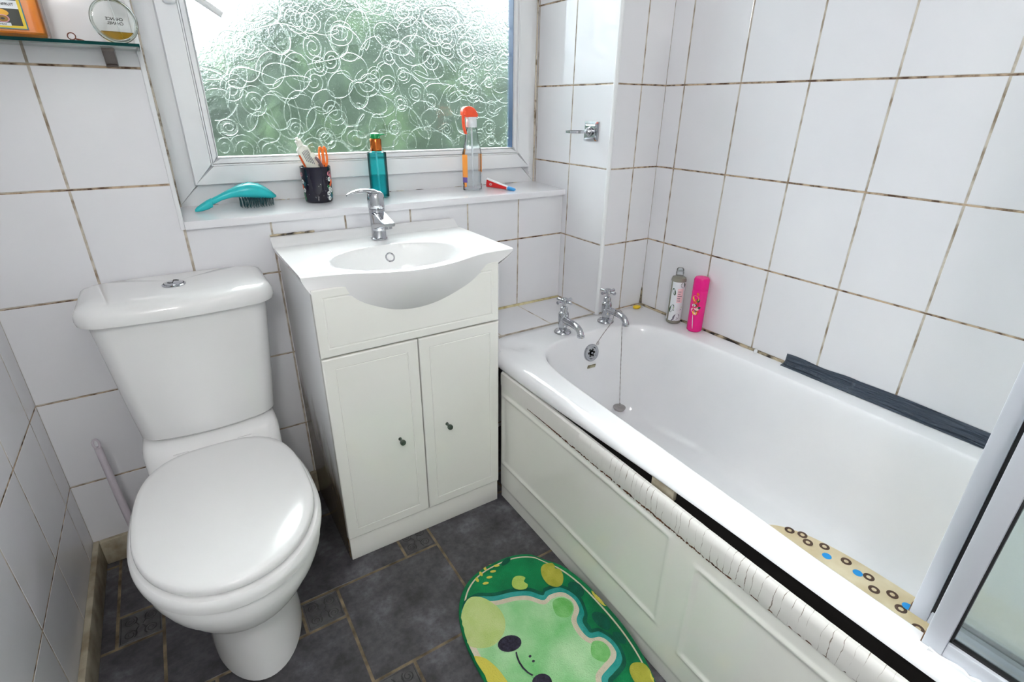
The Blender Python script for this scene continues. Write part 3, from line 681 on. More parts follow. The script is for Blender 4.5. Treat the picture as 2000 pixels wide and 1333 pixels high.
mb = MB().lathe([(.0305, -.004), (.0305, .003), (.028, .0065), (.0215, .0065), (.019, .003), (.0, .0025)], (1.466, oyv, oz), 40, tuple(on))
q = Vector((0, 0, 1)).rotation_difference(on)
for k in range(6):
    a = 2*PI*k/6; c = Vector((1.466, oyv, oz))+q @ Vector((.0115*math.cos(a), .0115*math.sin(a), .0032)); mb.lathe([(.0038, 0), (.0038, .0005), (0, .0006)], c, 16, tuple(on), m=1)
mb.lathe([(.004, 0), (.0035, .003), (0, .0035)], Vector((1.466, oyv, oz))+q @ Vector((0, 0, .0025)), 16, tuple(on), m=0)
part('overflow_cover', mb, ['chrome', 'dark'], bath, label='round chrome overflow cover with holes')
mb = MB().box(-.017, .017, -.0015, .0015, -.006, .006, .0006).xf(Matrix.Translation((1.467, tapwall(.392)-.001, .392)) @ Matrix.Rotation(.2, 4, 'X') @ Matrix.Rotation(.06, 4, 'Y'))
part('maker_plate', mb, 'sticker', bath, label='small discoloured plate under the overflow')
# bath panel
bp = thing('bath_apron', 'cream embossed bath side panel with peeling white tape along its top edge', 'bath panel', (1.11, -1.1, 0))
def px(y, z=.3): return 1.107-.014*sm(-.5, -1.35, y)*1.0-.0*(z)
mb = MB(); rows = []
def groove(y, z):
    h = 0
    for (a, b, c, d) in ((-1.035, -.365, .143, .392), (-1.80, -1.105, .12, .372)):
        dx = max(a-y, y-b); dz = max(c-z, z-d); dd = max(dx, dz)
        h += .0035*math.exp(-(dd/.0055)**2)
        h -= .0012*sm(.0, -.006, dd)
    dl = z-.052; h -= .0028*sm(.0, -.008, dl)
    return h
NY, NZ = 300, 90
for j in range(NZ+1):
    z = .001+.461*j/NZ; rows.append([(px(y)-groove(y, z), y, z) for y in [-.357-1.55*i/NY for i in range(NY+1)]])
top = rows[-1]; rows.append([(x+.003, y, z+.003) for x, y, z in top]); rows.append([(x+.012, y, z+.003) for x, y, z in top]); rows.append([(x+.012, y, .30) for x, y, z in top])
mb.grid(rows); part('panel', mb, 'panel_white', bp, ang=60)
rj = random.Random(9)
mb = MB(); rows = [[] for _ in range(6)]
NT = 260
for i in range(NT+1):
    y = -.358-1.545*i/NT; x = px(y)-.0018-rj.uniform(0, .0005); w = .002*sm(-.55, -.75, y)
    zl = .425-.014*sm(-.36, -.5, y)+rj.uniform(-.0012, .0012)
    for k, (dx, z) in enumerate(((0, zl), (-w, zl+.012), (-w, .452), (.0005, .4655), (.005, .4695), (.0115, .4695))): rows[k].append((x+dx, y, z))
mb.grid(rows); tp = part('edge_tape', mb, 'tape', bp, label='cracked white tape over the panel top')
mb = MB(); rows = [[], []]
for i in range(NT*2+1):
    y = -.50-1.403*i/NT/2; k = sm(-.5, -.72, y)*(1-.75*sm(-1.1, -1.25, y)); rows[0].append((px(y)-.0024, y, .4145-.004*k*(.4+rj.random())-.0005)); rows[1].append((px(y)-.0026, y, .4155+.0015*rj.random()))
mb.grid(rows); part('glue_line', mb, 'glue_brown', bp, label='ragged brown glue line under the tape')
part('gap_shade_strip', MB().box(1.124, 1.136, -1.90, -.40, .30, .490), 'gap_shade', bp, label='near-black strip painting the shade in the gap')  # near-black strip added so the gap under the rim looks deeply shaded
part('light_stop_board', MB().box(1.104, 1.798, -1.925, -1.915, 0, .47), 'gloss_door', bp)  # unseen board added to keep light out from under the bath
mb = MB().box(1.112, 1.122, -1.015, -.955, .462, .487, .001); part('packing_block', mb, 'skirting', bp)

# bath pillar taps: one of them with the plug chain looped over its spout
def bathtap(label, loc, rz):
    t = thing('bath_tap', label, 'tap', loc, (0, 0, rz), 'chrome bath taps')
    part('flange', MB().lathe([(.0285, 0), (.0285, .0025), (.026, .006), (.019, .0085), (.014, .012)], seg=32), 'chrome', t, True)
    part('body', MB().lathe([(.013, .008), (.013, .016), (.0165, .024), (.0172, .03), (.0172, .064), (.0155, .071), (.0115, .074), (.0115, .078), (.0125, .079), (.0125, .088), (.009, .091), (.0055, .093), (.0055, .106)], seg=32), 'chrome', t, True)
    pts = [(0, -.008, .047), (0, -.035, .049), (0, -.060, .0505), (0, -.082, .0495), (0, -.098, .045), (0, -.108, .036), (0, -.111, .027)]
    mb = MB().tube(spline(pts, 4, False), [.0115-.001*k/24 for k in range(25)], 20); mb.lathe([(.0118, 0), (.0118, .006), (.009, .0062)], (0, -.111, .0255), 20)
    part('spout', mb, 'chrome', t, True)
    mb = MB().lathe([(.006, .100), (.0105, .102), (.0125, .107), (.0125, .112), (.0115, .117), (.007, .1195), (0, .12)], seg=28)
    for k in range(4):
        a = k*PI/2+.25; d = Vector((math.cos(a), math.sin(a), 0)); c = Vector((0, 0, .109))
        mb.tube([c+d*.008, c+d*.014, c+d*.022, c+d*.029, c+d*.031], [.0042, .0038, .0048, .0058, .0052], 14)
    part('cross_handle', mb, 'chrome', t, True); return t
tap1 = bathtap('chrome bath tap nearer the basin cabinet, nothing hung on it', (1.387, -.291, ZR), -.14)
tap2 = dup(tap1, (1.574, -.293, ZR), (0, 0, -.12), 'chrome bath tap beside the boxed corner with the plug chain looped over its spout', 'chrome bath taps')
# plug and chain
pc = thing('bath_plug', 'metal bath plug hanging on a ball chain from the tap spout', 'plug', (1.551, -.425, .23))
mb = MB().lathe([(.0, 0), (.018, 0), (.0195, .004), (.0215, .007), (.0215, .010), (.019, .0115), (.006, .012), (.004, .016), (0, .0165)], (1.551, -.425, .230), 32); part('plug', mb, 'steel', pc)
mb = MB(); zt = ZR+.0505; sy = -.352; sx = 1.567
path = [(1.482, oyv-.006, .469), (1.496, -.3560, .488), (sx-.016, sy+.004, .535), (sx-.0135, sy, zt), (sx-.008, sy-.002, zt+.0115), (sx, sy-.004, zt+.0138), (sx+.009, sy-.008, zt+.0105), (sx+.013, sy-.013, zt), (sx+.009, sy-.02, zt-.012), (1.560, -.390, .515), (1.557, -.402, .42), (1.5545, -.412, .34), (1.551, -.425, .246)]
sp_ = spline(path, 10, False); mb.tube(sp_, [.0009+.0006*(k % 2) for k in range(len(sp_))], 6); part('chain', mb, 'steel', pc)
for c, r in (((1.487, oyv-.006, .473), .005), ((1.551, -.425, .250), .004)): part('link_ring', MB().tube([(c[0]+r*math.cos(a), c[1], c[2]+r*1.3*math.sin(a)) for a in [2*PI*k/14 for k in range(14)]], .0009, 6, closed=True), 'steel', pc)
# non-slip mat in the bath
def matpts(d):
    return [(1.437+(.168-d)*math.copysign(abs(math.cos(a))**(2/3), math.cos(a)), -1.35+(.352-d)*math.copysign(abs(math.sin(a))**(2/3), math.sin(a))) for a in [2*PI*k/80 for k in range(80)]]
mb = MB().loft([[(x, y, .190) for x, y in matpts(0)], [(x, y, .1935) for x, y in matpts(0)], [(x, y, .1945) for x, y in matpts(.003)]], (True, True))
def disc(x, y, r0, r1, m, z=.1949):
    n = 26; a = [2*PI*k/n for k in range(n)]
    if r0: mb.loft([[(x+r0*math.cos(t), y+r0*math.sin(t), z) for t in a], [(x+r1*math.cos(t), y+r1*math.sin(t), z) for t in a]], (False, False), m)
    else: mb.poly([(x+r1*math.cos(t), y+r1*math.sin(t)) for t in a], z, m)
for x, y in [(1.556, -1.061), (1.569, -1.088), (1.556, -1.110), (1.578, -1.140), (1.576, -1.194), (1.573, -1.247), (1.567, -1.300), (1.546, -1.271), (1.542, -1.328), (1.50, -1.09), (1.51, -1.15), (1.47, -1.12), (1.45, -1.2), (1.50, -1.22), (1.52, -1.37), (1.46, -1.3)]:
    disc(x, y, .0052, .0118, 1)
for x, y in [(1.552, -1.160), (1.563, -1.227), (1.561, -1.333), (1.50, -1.30), (1.46, -1.16)]: disc(x, y, 0, .0105, 2, .1952)
solo('bath_mat', mb, ['mat_tan', 'mat_ring', 'mat_blue'], 'tan non-slip mat with dark rings and blue dots lying in the bath', 'bath mat', (1.435, -1.33, .190))
# duct tape along the bath edge
def tapestrip(ya, yb, lab, lift, seed):
    r = random.Random(seed); rows = [[] for _ in range(9)]; N = 60
    for i in range(N+1):
        y = ya+(yb-ya)*i/N; w = .001*math.sin(i*.9+seed)+r.uniform(-.0006, .0006)
        prof = [(W-.0012, .544+.002*math.sin(i*.15)), (W-.0016, .535), (W-.0022, .525), (W-.0048-abs(w), .5185+w), (W-.0095, .5150+abs(w)*1.3), (W-.014, .5142+w*.6+.0004), (W-.019, .5138+.0004), (W-.024, .5132), (W-.0265, .5128)]
        for k, (x, z) in enumerate(prof): rows[k].append((x-lift, y, z+lift+(r.uniform(0, .0012) if 2 < k < 6 else 0)))
    mb = MB().grid(rows); o = solo('duct_tape', mb, 'duct', lab, 'tape', (W-.01, (ya+yb)/2, .515), 'duct tape strips'); o.modifiers.new('thickness', 'SOLIDIFY').thickness = .0004
tapestrip(-.818, -1.020, 'short grey duct tape strip on the bath edge, farther from the shower screen', .0002, 1)
tapestrip(-1.004, -1.62, 'long grey duct tape strip on the bath edge running behind the shower screen', .0009, 2)
solo('plastic_peg', MB().lathe([(.0055, 0), (.0055, .007), (.0042, .009), (0, .0092)], (1.796, -.727, ZR+.0002), 14), 'peg_white', 'tiny white plastic peg on the bath edge near the duct tape', 'peg', (1.796, -.727, ZR))
mb = MB().lathe([(0, 0), (.012, .0004), (.0165, .004), (.0165, .007), (.012, .0105), (0, .012)], (1.762, -.256, ZR), 24, sx=1.0, sy=.75)
solo('soap_piece', mb, 'yellow_soap', 'small yellow oval soap piece in the bath corner', 'soap', (1.762, -.256, ZR))

# helper: prints that wrap a round bottle
def wrap(mb, cx, cy, rf, pts, m):
    # pts: (angle in degrees, height); lays a thin print on the bottle wall
    mb.add([(cx+(rf(z)+.0003)*math.cos(math.radians(a)), cy+(rf(z)+.0003)*math.sin(math.radians(a)), z) for a, z in pts], [list(range(len(pts)))], m)
def wband(mb, cx, cy, rf, a0, a1, z0, z1, m, n=16, off=0):
    rows = [[(cx+(rf(z)+.0003+off)*math.cos(math.radians(a0+(a1-a0)*i/n)), cy+(rf(z)+.0003+off)*math.sin(math.radians(a0+(a1-a0)*i/n)), z) for i in range(n+1)] for z in (z0, (z0+z1)/2, z1)]
    mb.grid(rows, m)
def wdot(mb, cx, cy, rf, a, z, ra, rz, m, rot=0, n=12, off=.0003):
    c, s = math.cos(rot), math.sin(rot); r = rf(z); pts = []
    for k in range(n):
        t = 2*PI*k/n; u, v = ra*math.cos(t), rz*math.sin(t); u, v = c*u-s*v, s*u+c*v; ang = math.radians(a)+u/r
        pts.append((cx+(r+off)*math.cos(ang), cy+(r+off)*math.sin(ang), z+v))
    mb.add(pts, [list(range(n))], m)
# shampoo and shower gel in the bath corner
x, y = 1.776, -.418; z = ZR
sh = thing('shampoo_bottle', 'grey shampoo bottle with white leafy label and clear cap in the bath corner', 'bottle', (x, y, z))
part('body', MB().lathe([(.021, .0), (.0245, .003), (.0245, .155), (.0225, .162), (.0135, .165), (.0125, .168)], (x, y, z), 36), 'grey_gel', sh)
part('cap', MB().lathe([(.0128, .166), (.0128, .180), (.0118, .181), (.0118, .190), (.009, .194), (0, .1945)], (x, y, z), 28), 'cloudy', sh, label='clear plastic cap')
rf = lambda q: .0245; mb = MB()
wband(mb, x, y, rf, 128, 152, z+.012, z+.150, 0); wband(mb, x, y, rf, 174, 296, z+.012, z+.150, 0, 30)
for a, dz, ra, rz, mm, ro in ((196, .116, .0055, .013, 1, .3), (192, .056, .007, .016, 1, -.35), (262, .140, .009, .010, 1, .6), (240, .060, .016, .0035, 2, .1), (238, .052, .014, .003, 1, .1), (236, .026, .010, .014, 4, -.6), (225, .018, .012, .004, 4, .5)): wdot(mb, x, y, rf, a, z+dz, ra, rz, mm, ro, off=.0006)
wband(mb, x, y, rf, 222, 268, z+.078, z+.128, 3, off=.0002)
for k in range(5): wband(mb, x, y, rf, 226, 226+rs.uniform(18, 34), z+.084+k*.008, z+.0865+k*.008, 4, off=.0004)
part('label', mb, ['tube_white', 'leaf_print', 'lime_print', 'pale_pink', 'grey_print'], sh, label='white label with green leaves')
x, y = 1.777, -.508
pk = thing('shower_gel', 'bright pink shower gel bottle with fruit print beside the shampoo bottle', 'bottle', (x, y, z))
part('body', MB().lathe([(.020, 0), (.0242, .004), (.0245, .06), (.0245, .143), (.0240, .1445)], (x, y, z), 36), 'pink_bottle', pk)
part('cap', MB().lathe([(.0240, .1445), (.0247, .146), (.0243, .178), (.021, .185), (.010, .188), (0, .1885)], (x, y, z), 36), 'pink_bottle', pk)
mb = MB(); rp = random.Random(8)
for a, dz, r_, mm in ((192, .118, .011, 0), (190, .108, .0075, 5), (205, .134, .004, 5), (204, .099, .009, 1), (196, .086, .008, 1), (188, .078, .009, 4), (214, .112, .006, 2), (228, .088, .005, 2), (215, .084, .006, 4), (200, .070, .007, 0), (216, .066, .004, 1), (206, .066, .004, 4), (198, .096, .004, 2), (186, .094, .005, 3), (222, .075, .004, 1), (206, .076, .003, 2)):
    wdot(mb, x, y, rf, a, z+dz, r_, r_*rp.uniform(.8, 1.3), mm, rp.uniform(0, 3), off=.0003+.0001*rp.random())
wdot(mb, x, y, rf, 196, z+.038, .0011, .026, 3, .12)
part('print', mb, ['yellow_print', 'crimson_print', 'leaf_print', 'tube_white', 'pale_pink', 'orange_print'], pk, label='fruit and blossom print')

# ------------------------------------------------------------------ things on the sill
# hairbrush
y = .105; hb = thing('hairbrush', 'turquoise hairbrush lying bristles down on the window sill', 'hairbrush', (.53, y, silz(y)))
S = [(.431, .9355, .930, .003), (.436, .941, .9295, .008), (.447, .948, .930, .0115), (.462, .9565, .933, .0125), (.4745, .9615, .938, .0125), (.4755, .9605, .944, .0112), (.50, .971, .9535, .0115), (.525, .982, .9585, .0165), (.548, .991, .9575, .025), (.573, .9955, .9545, .0315), (.597, .9915, .951, .0335), (.617, .979, .949, .030), (.631, .966, .948, .021), (.6395, .957, .949, .009), (.641, .954, .951, .003)]
def hbsec(x, zt, zb, hw):
    yc = y-.012+.03*(x-.43)/.21; cz = (zt+zb)/2; h = (zt-zb)/2
    return [(x, yc+hw*math.copysign(abs(math.cos(a))**.9, math.cos(a)), cz+h*math.copysign(abs(math.sin(a))**.8, math.sin(a))) for a in [2*PI*k/24 for k in range(24)]]
ss = []
for i in range(len(S)-1):
    p, q = S[i], S[i+1]
    for t in (0, .5): ss.append(tuple(p[k]+(q[k]-p[k])*t for k in range(4)))
part('handle_shell', MB().loft([hbsec(*s) for s in ss]+[hbsec(*S[-1])]), 'teal_plastic', hb, ang=30)
mb = MB(); rb = random.Random(6)
for i in range(13):
    for j in range(6):
        u = i/12; x = .545+.085*u; hw = .026*math.sin(PI*(.12+.8*u))**.6; yy = y-.012+.03*(x-.43)/.21+hw*(j/2.5-1)
        mb.tube([(x, yy, .956), (x+rb.uniform(-.002, .002), yy, silz(yy)+.0006+rb.uniform(0, .003)*(u < .15))], [.0010, .0006], 5)
part('bristles', mb, 'teal_bristle', hb, label='dark bristles')
# mug with its contents
MX, MY = .759, .120; mz = silz(MY)-.0005
mg = thing('mug', 'dark floral mug holding toothpaste and scissors on the window sill', 'mug', (MX, MY, mz))
mrad = lambda q: .0395+.0035*(q-mz)/.10
part('body', MB().lathe([(0, .001), (.036, .0), (.0385, .002), (.0396, .006), (.0430, .097), (.0432, .0995), (.0420, .101), (.0405, .0995), (.0400, .097), (.0370, .008), (.0, .006)], (MX, MY, mz), 48), 'navy_glaze', mg)
mb = MB(); rf = mrad
for a, dz, r_, mm in ((186, .080, .008, 0), (190, .060, .006, 2), (184, .045, .007, 1), (194, .036, .007, 2), (188, .022, .008, 3), (200, .054, .007, 4), (192, .012, .006, 3),
                      (314, .082, .009, 0), (322, .074, .007, 0), (312, .066, .007, 2), (326, .058, .008, 1), (318, .050, .006, 1), (306, .044, .007, 3), (312, .038, .008, 2), (320, .034, .008, 2), (328, .028, .009, 3), (322, .020, .009, 4), (303, .026, .005, 2), (306, .012, .004, 2)):
    if mm == 2:
        for k in range(5): wdot(mb, MX, MY, rf, a+6*math.cos(k*1.257), mz+dz+.0042*math.sin(k*1.257), .0026, .0036, 2, k*1.257, 8, .0005)
    else: wdot(mb, MX, MY, rf, a, mz+dz, r_*.8, r_, mm, rb.uniform(0, 3), 10, .0003+.0001*rb.random())
for k in range(16): wdot(mb, MX, MY, rf, rb.uniform(215, 300), mz+rb.uniform(.012, .09), .0007, .0009, 2, 0, 6)
part('print', mb, ['pink_print', 'orange_print', 'white_print', 'green_print', 'teal_print'], mg, label='flower print')
part('handle', MB().tube([(MX+.040*math.cos(1.2)+t*math.cos(1.2), MY+.040*math.sin(1.2)+t*math.sin(1.2), mz+h) for t, h in ((.0, .084), (.014, .082), (.020, .066), (.018, .044), (.010, .028), (-.001, .024))], .0045, 12), 'navy_glaze', mg)
def along(A, B, secs, n=20, updir=(0, 1, 0)):
    # loft of ellipses between A and B: secs of (t, half width, half depth)
    A, B = Vector(A), Vector(B); d = (B-A).normalized(); w = d.cross(Vector(updir)).normalized(); h = w.cross(d)
    return [[A+(B-A)*t+w*a*math.cos(2*PI*k/n)+h*b*math.sin(2*PI*k/n) for k in range(n)] for t, a, b in secs]
A, B = (.783, .118, mz+.012), (.7165, .112, 1.1075)
tp_ = thing('toothpaste', 'white toothpaste tube standing cap up in the dark floral mug', 'toothpaste', A)
part('tube', MB().loft(along(A, B, [(0, .021, .0015), (.25, .0205, .006), (.5, .020, .010), (.78, .0185, .0135), (.83, .017, .0135), (.855, .012, .011), (.87, .0075, .0075)])), 'paste_tube', tp_)
part('cap', MB().loft(along(A, B, [(.868, .0085, .0085), (.872, .0092, .0092), (.955, .0086, .0086), (.96, .0055, .0055), (.995, .005, .005), (1, .0035, .0035)])), 'paste_tube', tp_)
mb = MB(); Av, Bv = Vector(A), Vector(B); d_ = (Bv-Av).normalized(); w_ = d_.cross(Vector((0, 1, 0))).normalized(); h_ = w_.cross(d_)
def onface(t, u):  # front face point of the tube
    rdep = interp([(0, .0015), (.25, .006), (.5, .010), (.78, .0135), (1, .0135)], t); rw_ = .0195
    return Av+(Bv-Av)*t+w_*u-Vector((0, 1, 0))*(rdep*math.sqrt(max(.05, 1-(u/rw_)**2))+.0004)
for k, u in enumerate((-.010, -.006, -.002, .002, .006)):
    t0, t1 = .55+.02*k, .80-.006*abs(k-2); mb.grid([[onface(t, u+e) for t in [t0+(t1-t0)*i/10 for i in range(11)]] for e in (-.0009, .0009)], 0)
sgn = 1 if w_.x > 0 else -1
mb.grid([[onface(t, -sgn*(.0165+e)) for t in [.5+.26*i/10 for i in range(11)]] for e in (-.0022, .0022)], 1)
part('lettering', mb, ['grey_print', 'orange_print'], tp_, label='grey lines of small print')
sc_ = thing('scissors', 'orange-handled scissors standing in the dark floral mug', 'scissors', (.786, .122, mz+.03))
for s in (-1, 1):
    loop = [(.7865+s*.0058+.0050*math.cos(a)+(.0), .122, 1.055+.0255*math.sin(a)+.0) for a in [2*PI*k/28 for k in range(28)]]
    mb = MB().tube(loop, .0030, 10, closed=True); mb.tube([(.7865+s*.0050, .122, 1.030), (.7880+s*.003, .122, 1.010), (.788, .122, .998)], [.0036, .0034, .002], 10); part('grip', mb, 'orange_plastic', sc_)
part('blade', MB().box(.784, .792, .1208, .1232, mz+.010, 1.000, .0006), 'steel', sc_)
rz_ = thing('razor', 'slim mauve-handled razor leaning between the toothpaste and scissors', 'razor', (.79, .128, mz+.012))
part('handle', MB().tube([(.797, .125, mz+.012), (.778, .108, 1.025), (.768, .104, 1.045), (.757, .102, 1.058)], [.003, .0042, .0045, .003], 12), 'mauve_metal', rz_)
part('head', MB().lathe([(.003, -.003), (.0075, -.002), (.0075, .003), (.004, .0045), (0, .0046)], (.7535, .101, 1.0605), 20, (-.2, -1, .2)), 'paste_tube', rz_)
# soap dispenser
x, y = .945, .112; z = silz(y)-.0005
sd = thing('soap_dispenser', 'teal pump soap bottle with copper collar on the window sill', 'soap dispenser', (x, y, z))
part('bottle', MB().lathe([(0, .0005), (.024, .0), (.0285, .003), (.0288, .006), (.0288, .130), (.0275, .1345), (.017, .1365), (.0155, .138)], (x, y, z), 40), 'teal_bottle', sd)
part('liquid', MB().lathe([(0, .004), (.0255, .005), (.0272, .009), (.0272, .066), (0, .0662)], (x, y, z), 36), 'teal_fill', sd, label='teal liquid')
part('dip_tube', MB().tube([(x, y, z+.015), (x-.001, y, z+.136)], .0026, 10), 'tube_white', sd)
part('collar', MB().lathe([(.0165, .1375), (.0172, .139), (.0172, .171), (.0165, .1725), (0, .173)], (x, y, z), 32), 'copper', sd, label='copper collar')
mb = MB().lathe([(.0135, .173), (.0145, .174), (.0145, .184), (.0135, .187), (.006, .190), (0, .1905)], (x, y, z), 28)
mb.loft([[(x+.008, y+.006*math.cos(a), z+.1835+.0035*math.sin(a)) for a in [2*PI*k/12 for k in range(12)]], [(x+.024, y+.0045*math.cos(a), z+.1845+.0022*math.sin(a)) for a in [2*PI*k/12 for k in range(12)]], [(x+.031, y+.003*math.cos(a), z+.1835+.0016*math.sin(a)) for a in [2*PI*k/12 for k in range(12)]]])
part('pump_head', mb, 'pump_green', sd, label='green pump head')
# spray bottle
x, y = 1.275, .108; z = silz(y)-.0005; OY = .62
sb = thing('spray_bottle', 'clear cleaning spray bottle with orange trigger on the window sill', 'spray bottle', (x, y, z))
prof = [(0, .001), (.031, .0), (.0345, .003)]
for k in range(7): q = .012+k*.012; prof += [(.0350, q), (.0340, q+.006)]
prof += [(.0350, .102), (.0352, .112), (.0345, .124), (.0315, .137), (.0262, .155), (.0225, .175), (.0200, .196), (.0165, .200), (.015, .205)]
part('bottle', MB().lathe(prof, (x, y, z), 40, sy=OY), 'cloudy', sb)
part('dip_tube', MB().tube([(x+.002, y, z+.01), (x, y, z+.204)], .0024, 10), 'tube_white', sb)
part('collar', MB().lathe([(.0165, .202), (.0178, .204), (.0178, .224), (.015, .228), (0, .228)], (x, y, z), 28), 'tube_white', sb, label='white screw collar')
mb = MB(); rsp = lambda q: interp([(p[1], p[0]) for p in prof[2:]], q-z)
def sband(a0, a1, z0, z1, m):
    mb.grid([[(x+.0356*math.cos(a0+(a1-a0)*i/10), y+(.0356*OY)*math.sin(a0+(a1-a0)*i/10), q) for i in range(11)] for q in (z0, z1)], m)
sband(-.75, .55, z+.060, z+.118, 0); sband(-.75, .5, z+.022, z+.060, 2); part('label', mb, ['label_orange', 'purple_print', 'tube_white'], sb, label='orange and white label edge'); mb = MB()
sband(PI+.75, PI-.55, z+.045, z+.118, 0); sband(PI+.7, PI-.5, z+.028, z+.045, 1); sband(PI+.62, PI+.3, z+.014, z+.028, 0)
part('label', mb, ['label_orange', 'purple_print', 'tube_white'], sb, label='orange and purple label edge')
def slabpoly(pts, yc, hw, b=.002):
    cx = sum(p[0] for p in pts)/len(pts); cz = sum(p[1] for p in pts)/len(pts)
    def rg(yy, d): return [(px_+(d if px_ < cx else -d)*.8, yy, pz+(d if pz < cz else -d)*.8) for px_, pz in pts]
    return [rg(yc-hw, b), rg(yc-hw+b*.6, b*.25), rg(yc-hw+b*1.4, 0), rg(yc+hw-b*1.4, 0), rg(yc+hw-b*.6, b*.25), rg(yc+hw, b)]
hp = [(-.0354, 1.180), (-.0330, 1.189), (-.0260, 1.195), (-.0150, 1.197), (-.004, 1.196), (.006, 1.192), (.0140, 1.184), (.0206, 1.171), (.0200, 1.166), (.0150, 1.164), (-.018, 1.164), (-.024, 1.166), (-.034, 1.170)]
hp = [(x+a, b-.003) for a, b in hp]
part('trigger_head', MB().loft(slabpoly(hp, y, .0125, .003), (False, False)).add(slabpoly(hp, y, .0125, .003)[0], [list(range(len(hp)))]).add(slabpoly(hp, y, .0125, .003)[-1], [list(range(len(hp)))]), 'spray_orange', sb, ang=50)
part('trigger', MB().loft([[(x+a+.0042*math.cos(t), y+.0075*math.sin(t), q) for t in [2*PI*k/12 for k in range(12)]] for a, q in ((-.0300, 1.170), (-.0300, 1.150), (-.0285, 1.132), (-.0245, 1.117), (-.0215, 1.110))]), 'spray_orange', sb)
part('pump_housing', MB().box(x-.017, x+.015, y-.011, y+.011, z+.226, z+.240, .003), 'tube_white', sb)
# small toothpaste tube lying down
A, B = Vector((1.350, .140, silz(.14)+.0165)), Vector((1.399, .030, silz(.03)+.0048))
ct = thing('toothpaste_tube', 'small red and white toothpaste tube lying beside the spray bottle on the sill', 'toothpaste', (1.372, .09, silz(.09)))
sec = [(0, .003, .016), (.04, .0042, .0162), (.3, .008, .0125), (.6, .0098, .0085), (.78, .0080, .0065)]
mb = MB().loft(along(A, B, sec, 24, (0, 0, 1)))
part('tube', mb, 'tube_white', ct)
d_ = (B-A).normalized(); w_ = d_.cross(Vector((0, 0, 1))).normalized(); h_ = w_.cross(d_)
if w_.dot(Vector((-1, -1, 0))) < 0: w_ = -w_
mb = MB(); tabw = [(t, a) for t, a, b in sec]; tabh = [(t, b) for t, a, b in sec]
def onside(t, v): return A+(B-A)*t+h_*v*interp(tabh, t)+w_*(interp(tabw, t)*math.sqrt(max(.02, 1-v*v))+.0004)
mb.grid([[onside(t, v) for t in [.01+.74*i/16 for i in range(17)]] for v in [-.9+1.5*k/8 for k in range(9)]], 0)
sq = [onside(.16+.03*math.cos(a*1.0)+.018*a/3, -.15+.25*math.sin(a))+w_*.0006 for a in [k*.35 for k in range(26)]]
mb.tube(sq, .0008, 5, m=1)
part('lettering', mb, ['red_print', 'tube_white'], ct, label='red band with white script')
part('cap', MB().loft(along(A, B, [(.77, .0078, .0068), (.79, .0082, .0072), (.97, .0062, .0052), (1, .005, .0042)], 20, (0, 0, 1))), 'blue_print', ct, label='blue cap')

# ------------------------------------------------------------------ glass shelf and its things
SHZ = 1.3005
gs = thing('glass_shelf', 'green-edged glass shelf on metal brackets at the left of the window', 'shelf', (.2, 0, SHZ))
mb = MB().box(.02, .3945, -.124, -.004, SHZ-.006, SHZ, .0008)
mb.box(.02, .3948, -.1246, -.1238, SHZ-.0058, SHZ-.0002, m=1); mb.box(.3943, .3950, -.124, -.004, SHZ-.0058, SHZ-.0002, m=1)
part('glass_plate', mb, ['shelf_glass', 'green_edge'], gs)
for bx in (.338, .085):
    mb = MB().loft([[(bx-.0115, 0, 1.262), (bx+.0115, 0, 1.262), (bx+.0115, 0, SHZ-.006), (bx-.0115, 0, SHZ-.006)], [(bx-.0100, -.011, 1.263), (bx+.0100, -.011, 1.263), (bx+.0105, -.060, SHZ-.012), (bx-.0105, -.060, SHZ-.012)], [(bx-.0100, -.010, 1.266), (bx+.0100, -.010, 1.266), (bx+.0105, -.061, SHZ-.0065), (bx-.0105, -.061, SHZ-.0065)]])
    part('bracket', mb, 'dark_steel', gs, label='dark metal wedge bracket')
cd = thing('candle_jar', 'orange candle in a square glass jar on the glass shelf', 'candle', (.203, -.074, SHZ))
def rsq(x0, x1, y0, y1, z, r, n=8):
    p = []
    for cx, cy, a0 in ((x1-r, y1-r, 0), (x0+r, y1-r, PI/2), (x0+r, y0+r, PI), (x1-r, y0+r, 1.5*PI)):
        for k in range(n): a = a0+PI/2*k/(n-1); p.append((cx+r*math.cos(a), cy+r*math.sin(a), z))
    return p
jx0, jx1, jy0, jy1 = .152, .2525, -.121, -.030
def jar(ins, z, r): return rsq(jx0+ins, jx1-ins, jy0+ins, jy1-ins, z, r)
part('wax', MB().loft([jar(.007, SHZ+.006, .012), jar(.0035, SHZ+.009, .013), jar(.0030, SHZ+.10, .013), jar(.006, SHZ+.102, .012)]), 'wax', cd, label='orange wax')
part('glass_jar', MB().loft([jar(.006, SHZ+.0004, .012), jar(.001, SHZ+.003, .014), jar(0, SHZ+.008, .014), jar(0, SHZ+.118, .014), jar(.002, SHZ+.119, .013)], (True, False)), 'clear', cd)
mb = MB(); yl = jy0-.0004
def rect(x0, x1, z0, z1, m, d): mb.add([(x0, yl-d, z0), (x1, yl-d, z0), (x1, yl-d, z1), (x0, yl-d, z1)], [[0, 1, 2, 3]], m)
def ell(cx, cz, rx, rz, m, d): mb.add([(cx+rx*math.cos(2*PI*k/28), yl-d, cz+rz*math.sin(2*PI*k/28)) for k in range(28)], [list(range(28))], m)
rect(.158, .2285, 1.3125, 1.405, 0, 0); rect(.158, .2268, 1.3140, 1.404, 1, .0001); rect(.160, .2225, 1.3180, 1.402, 2, .0002); rect(.158, .2225, 1.3445, 1.3575, 3, .0003); rect(.160, .2060, 1.3172, 1.3222, 3, .0004)
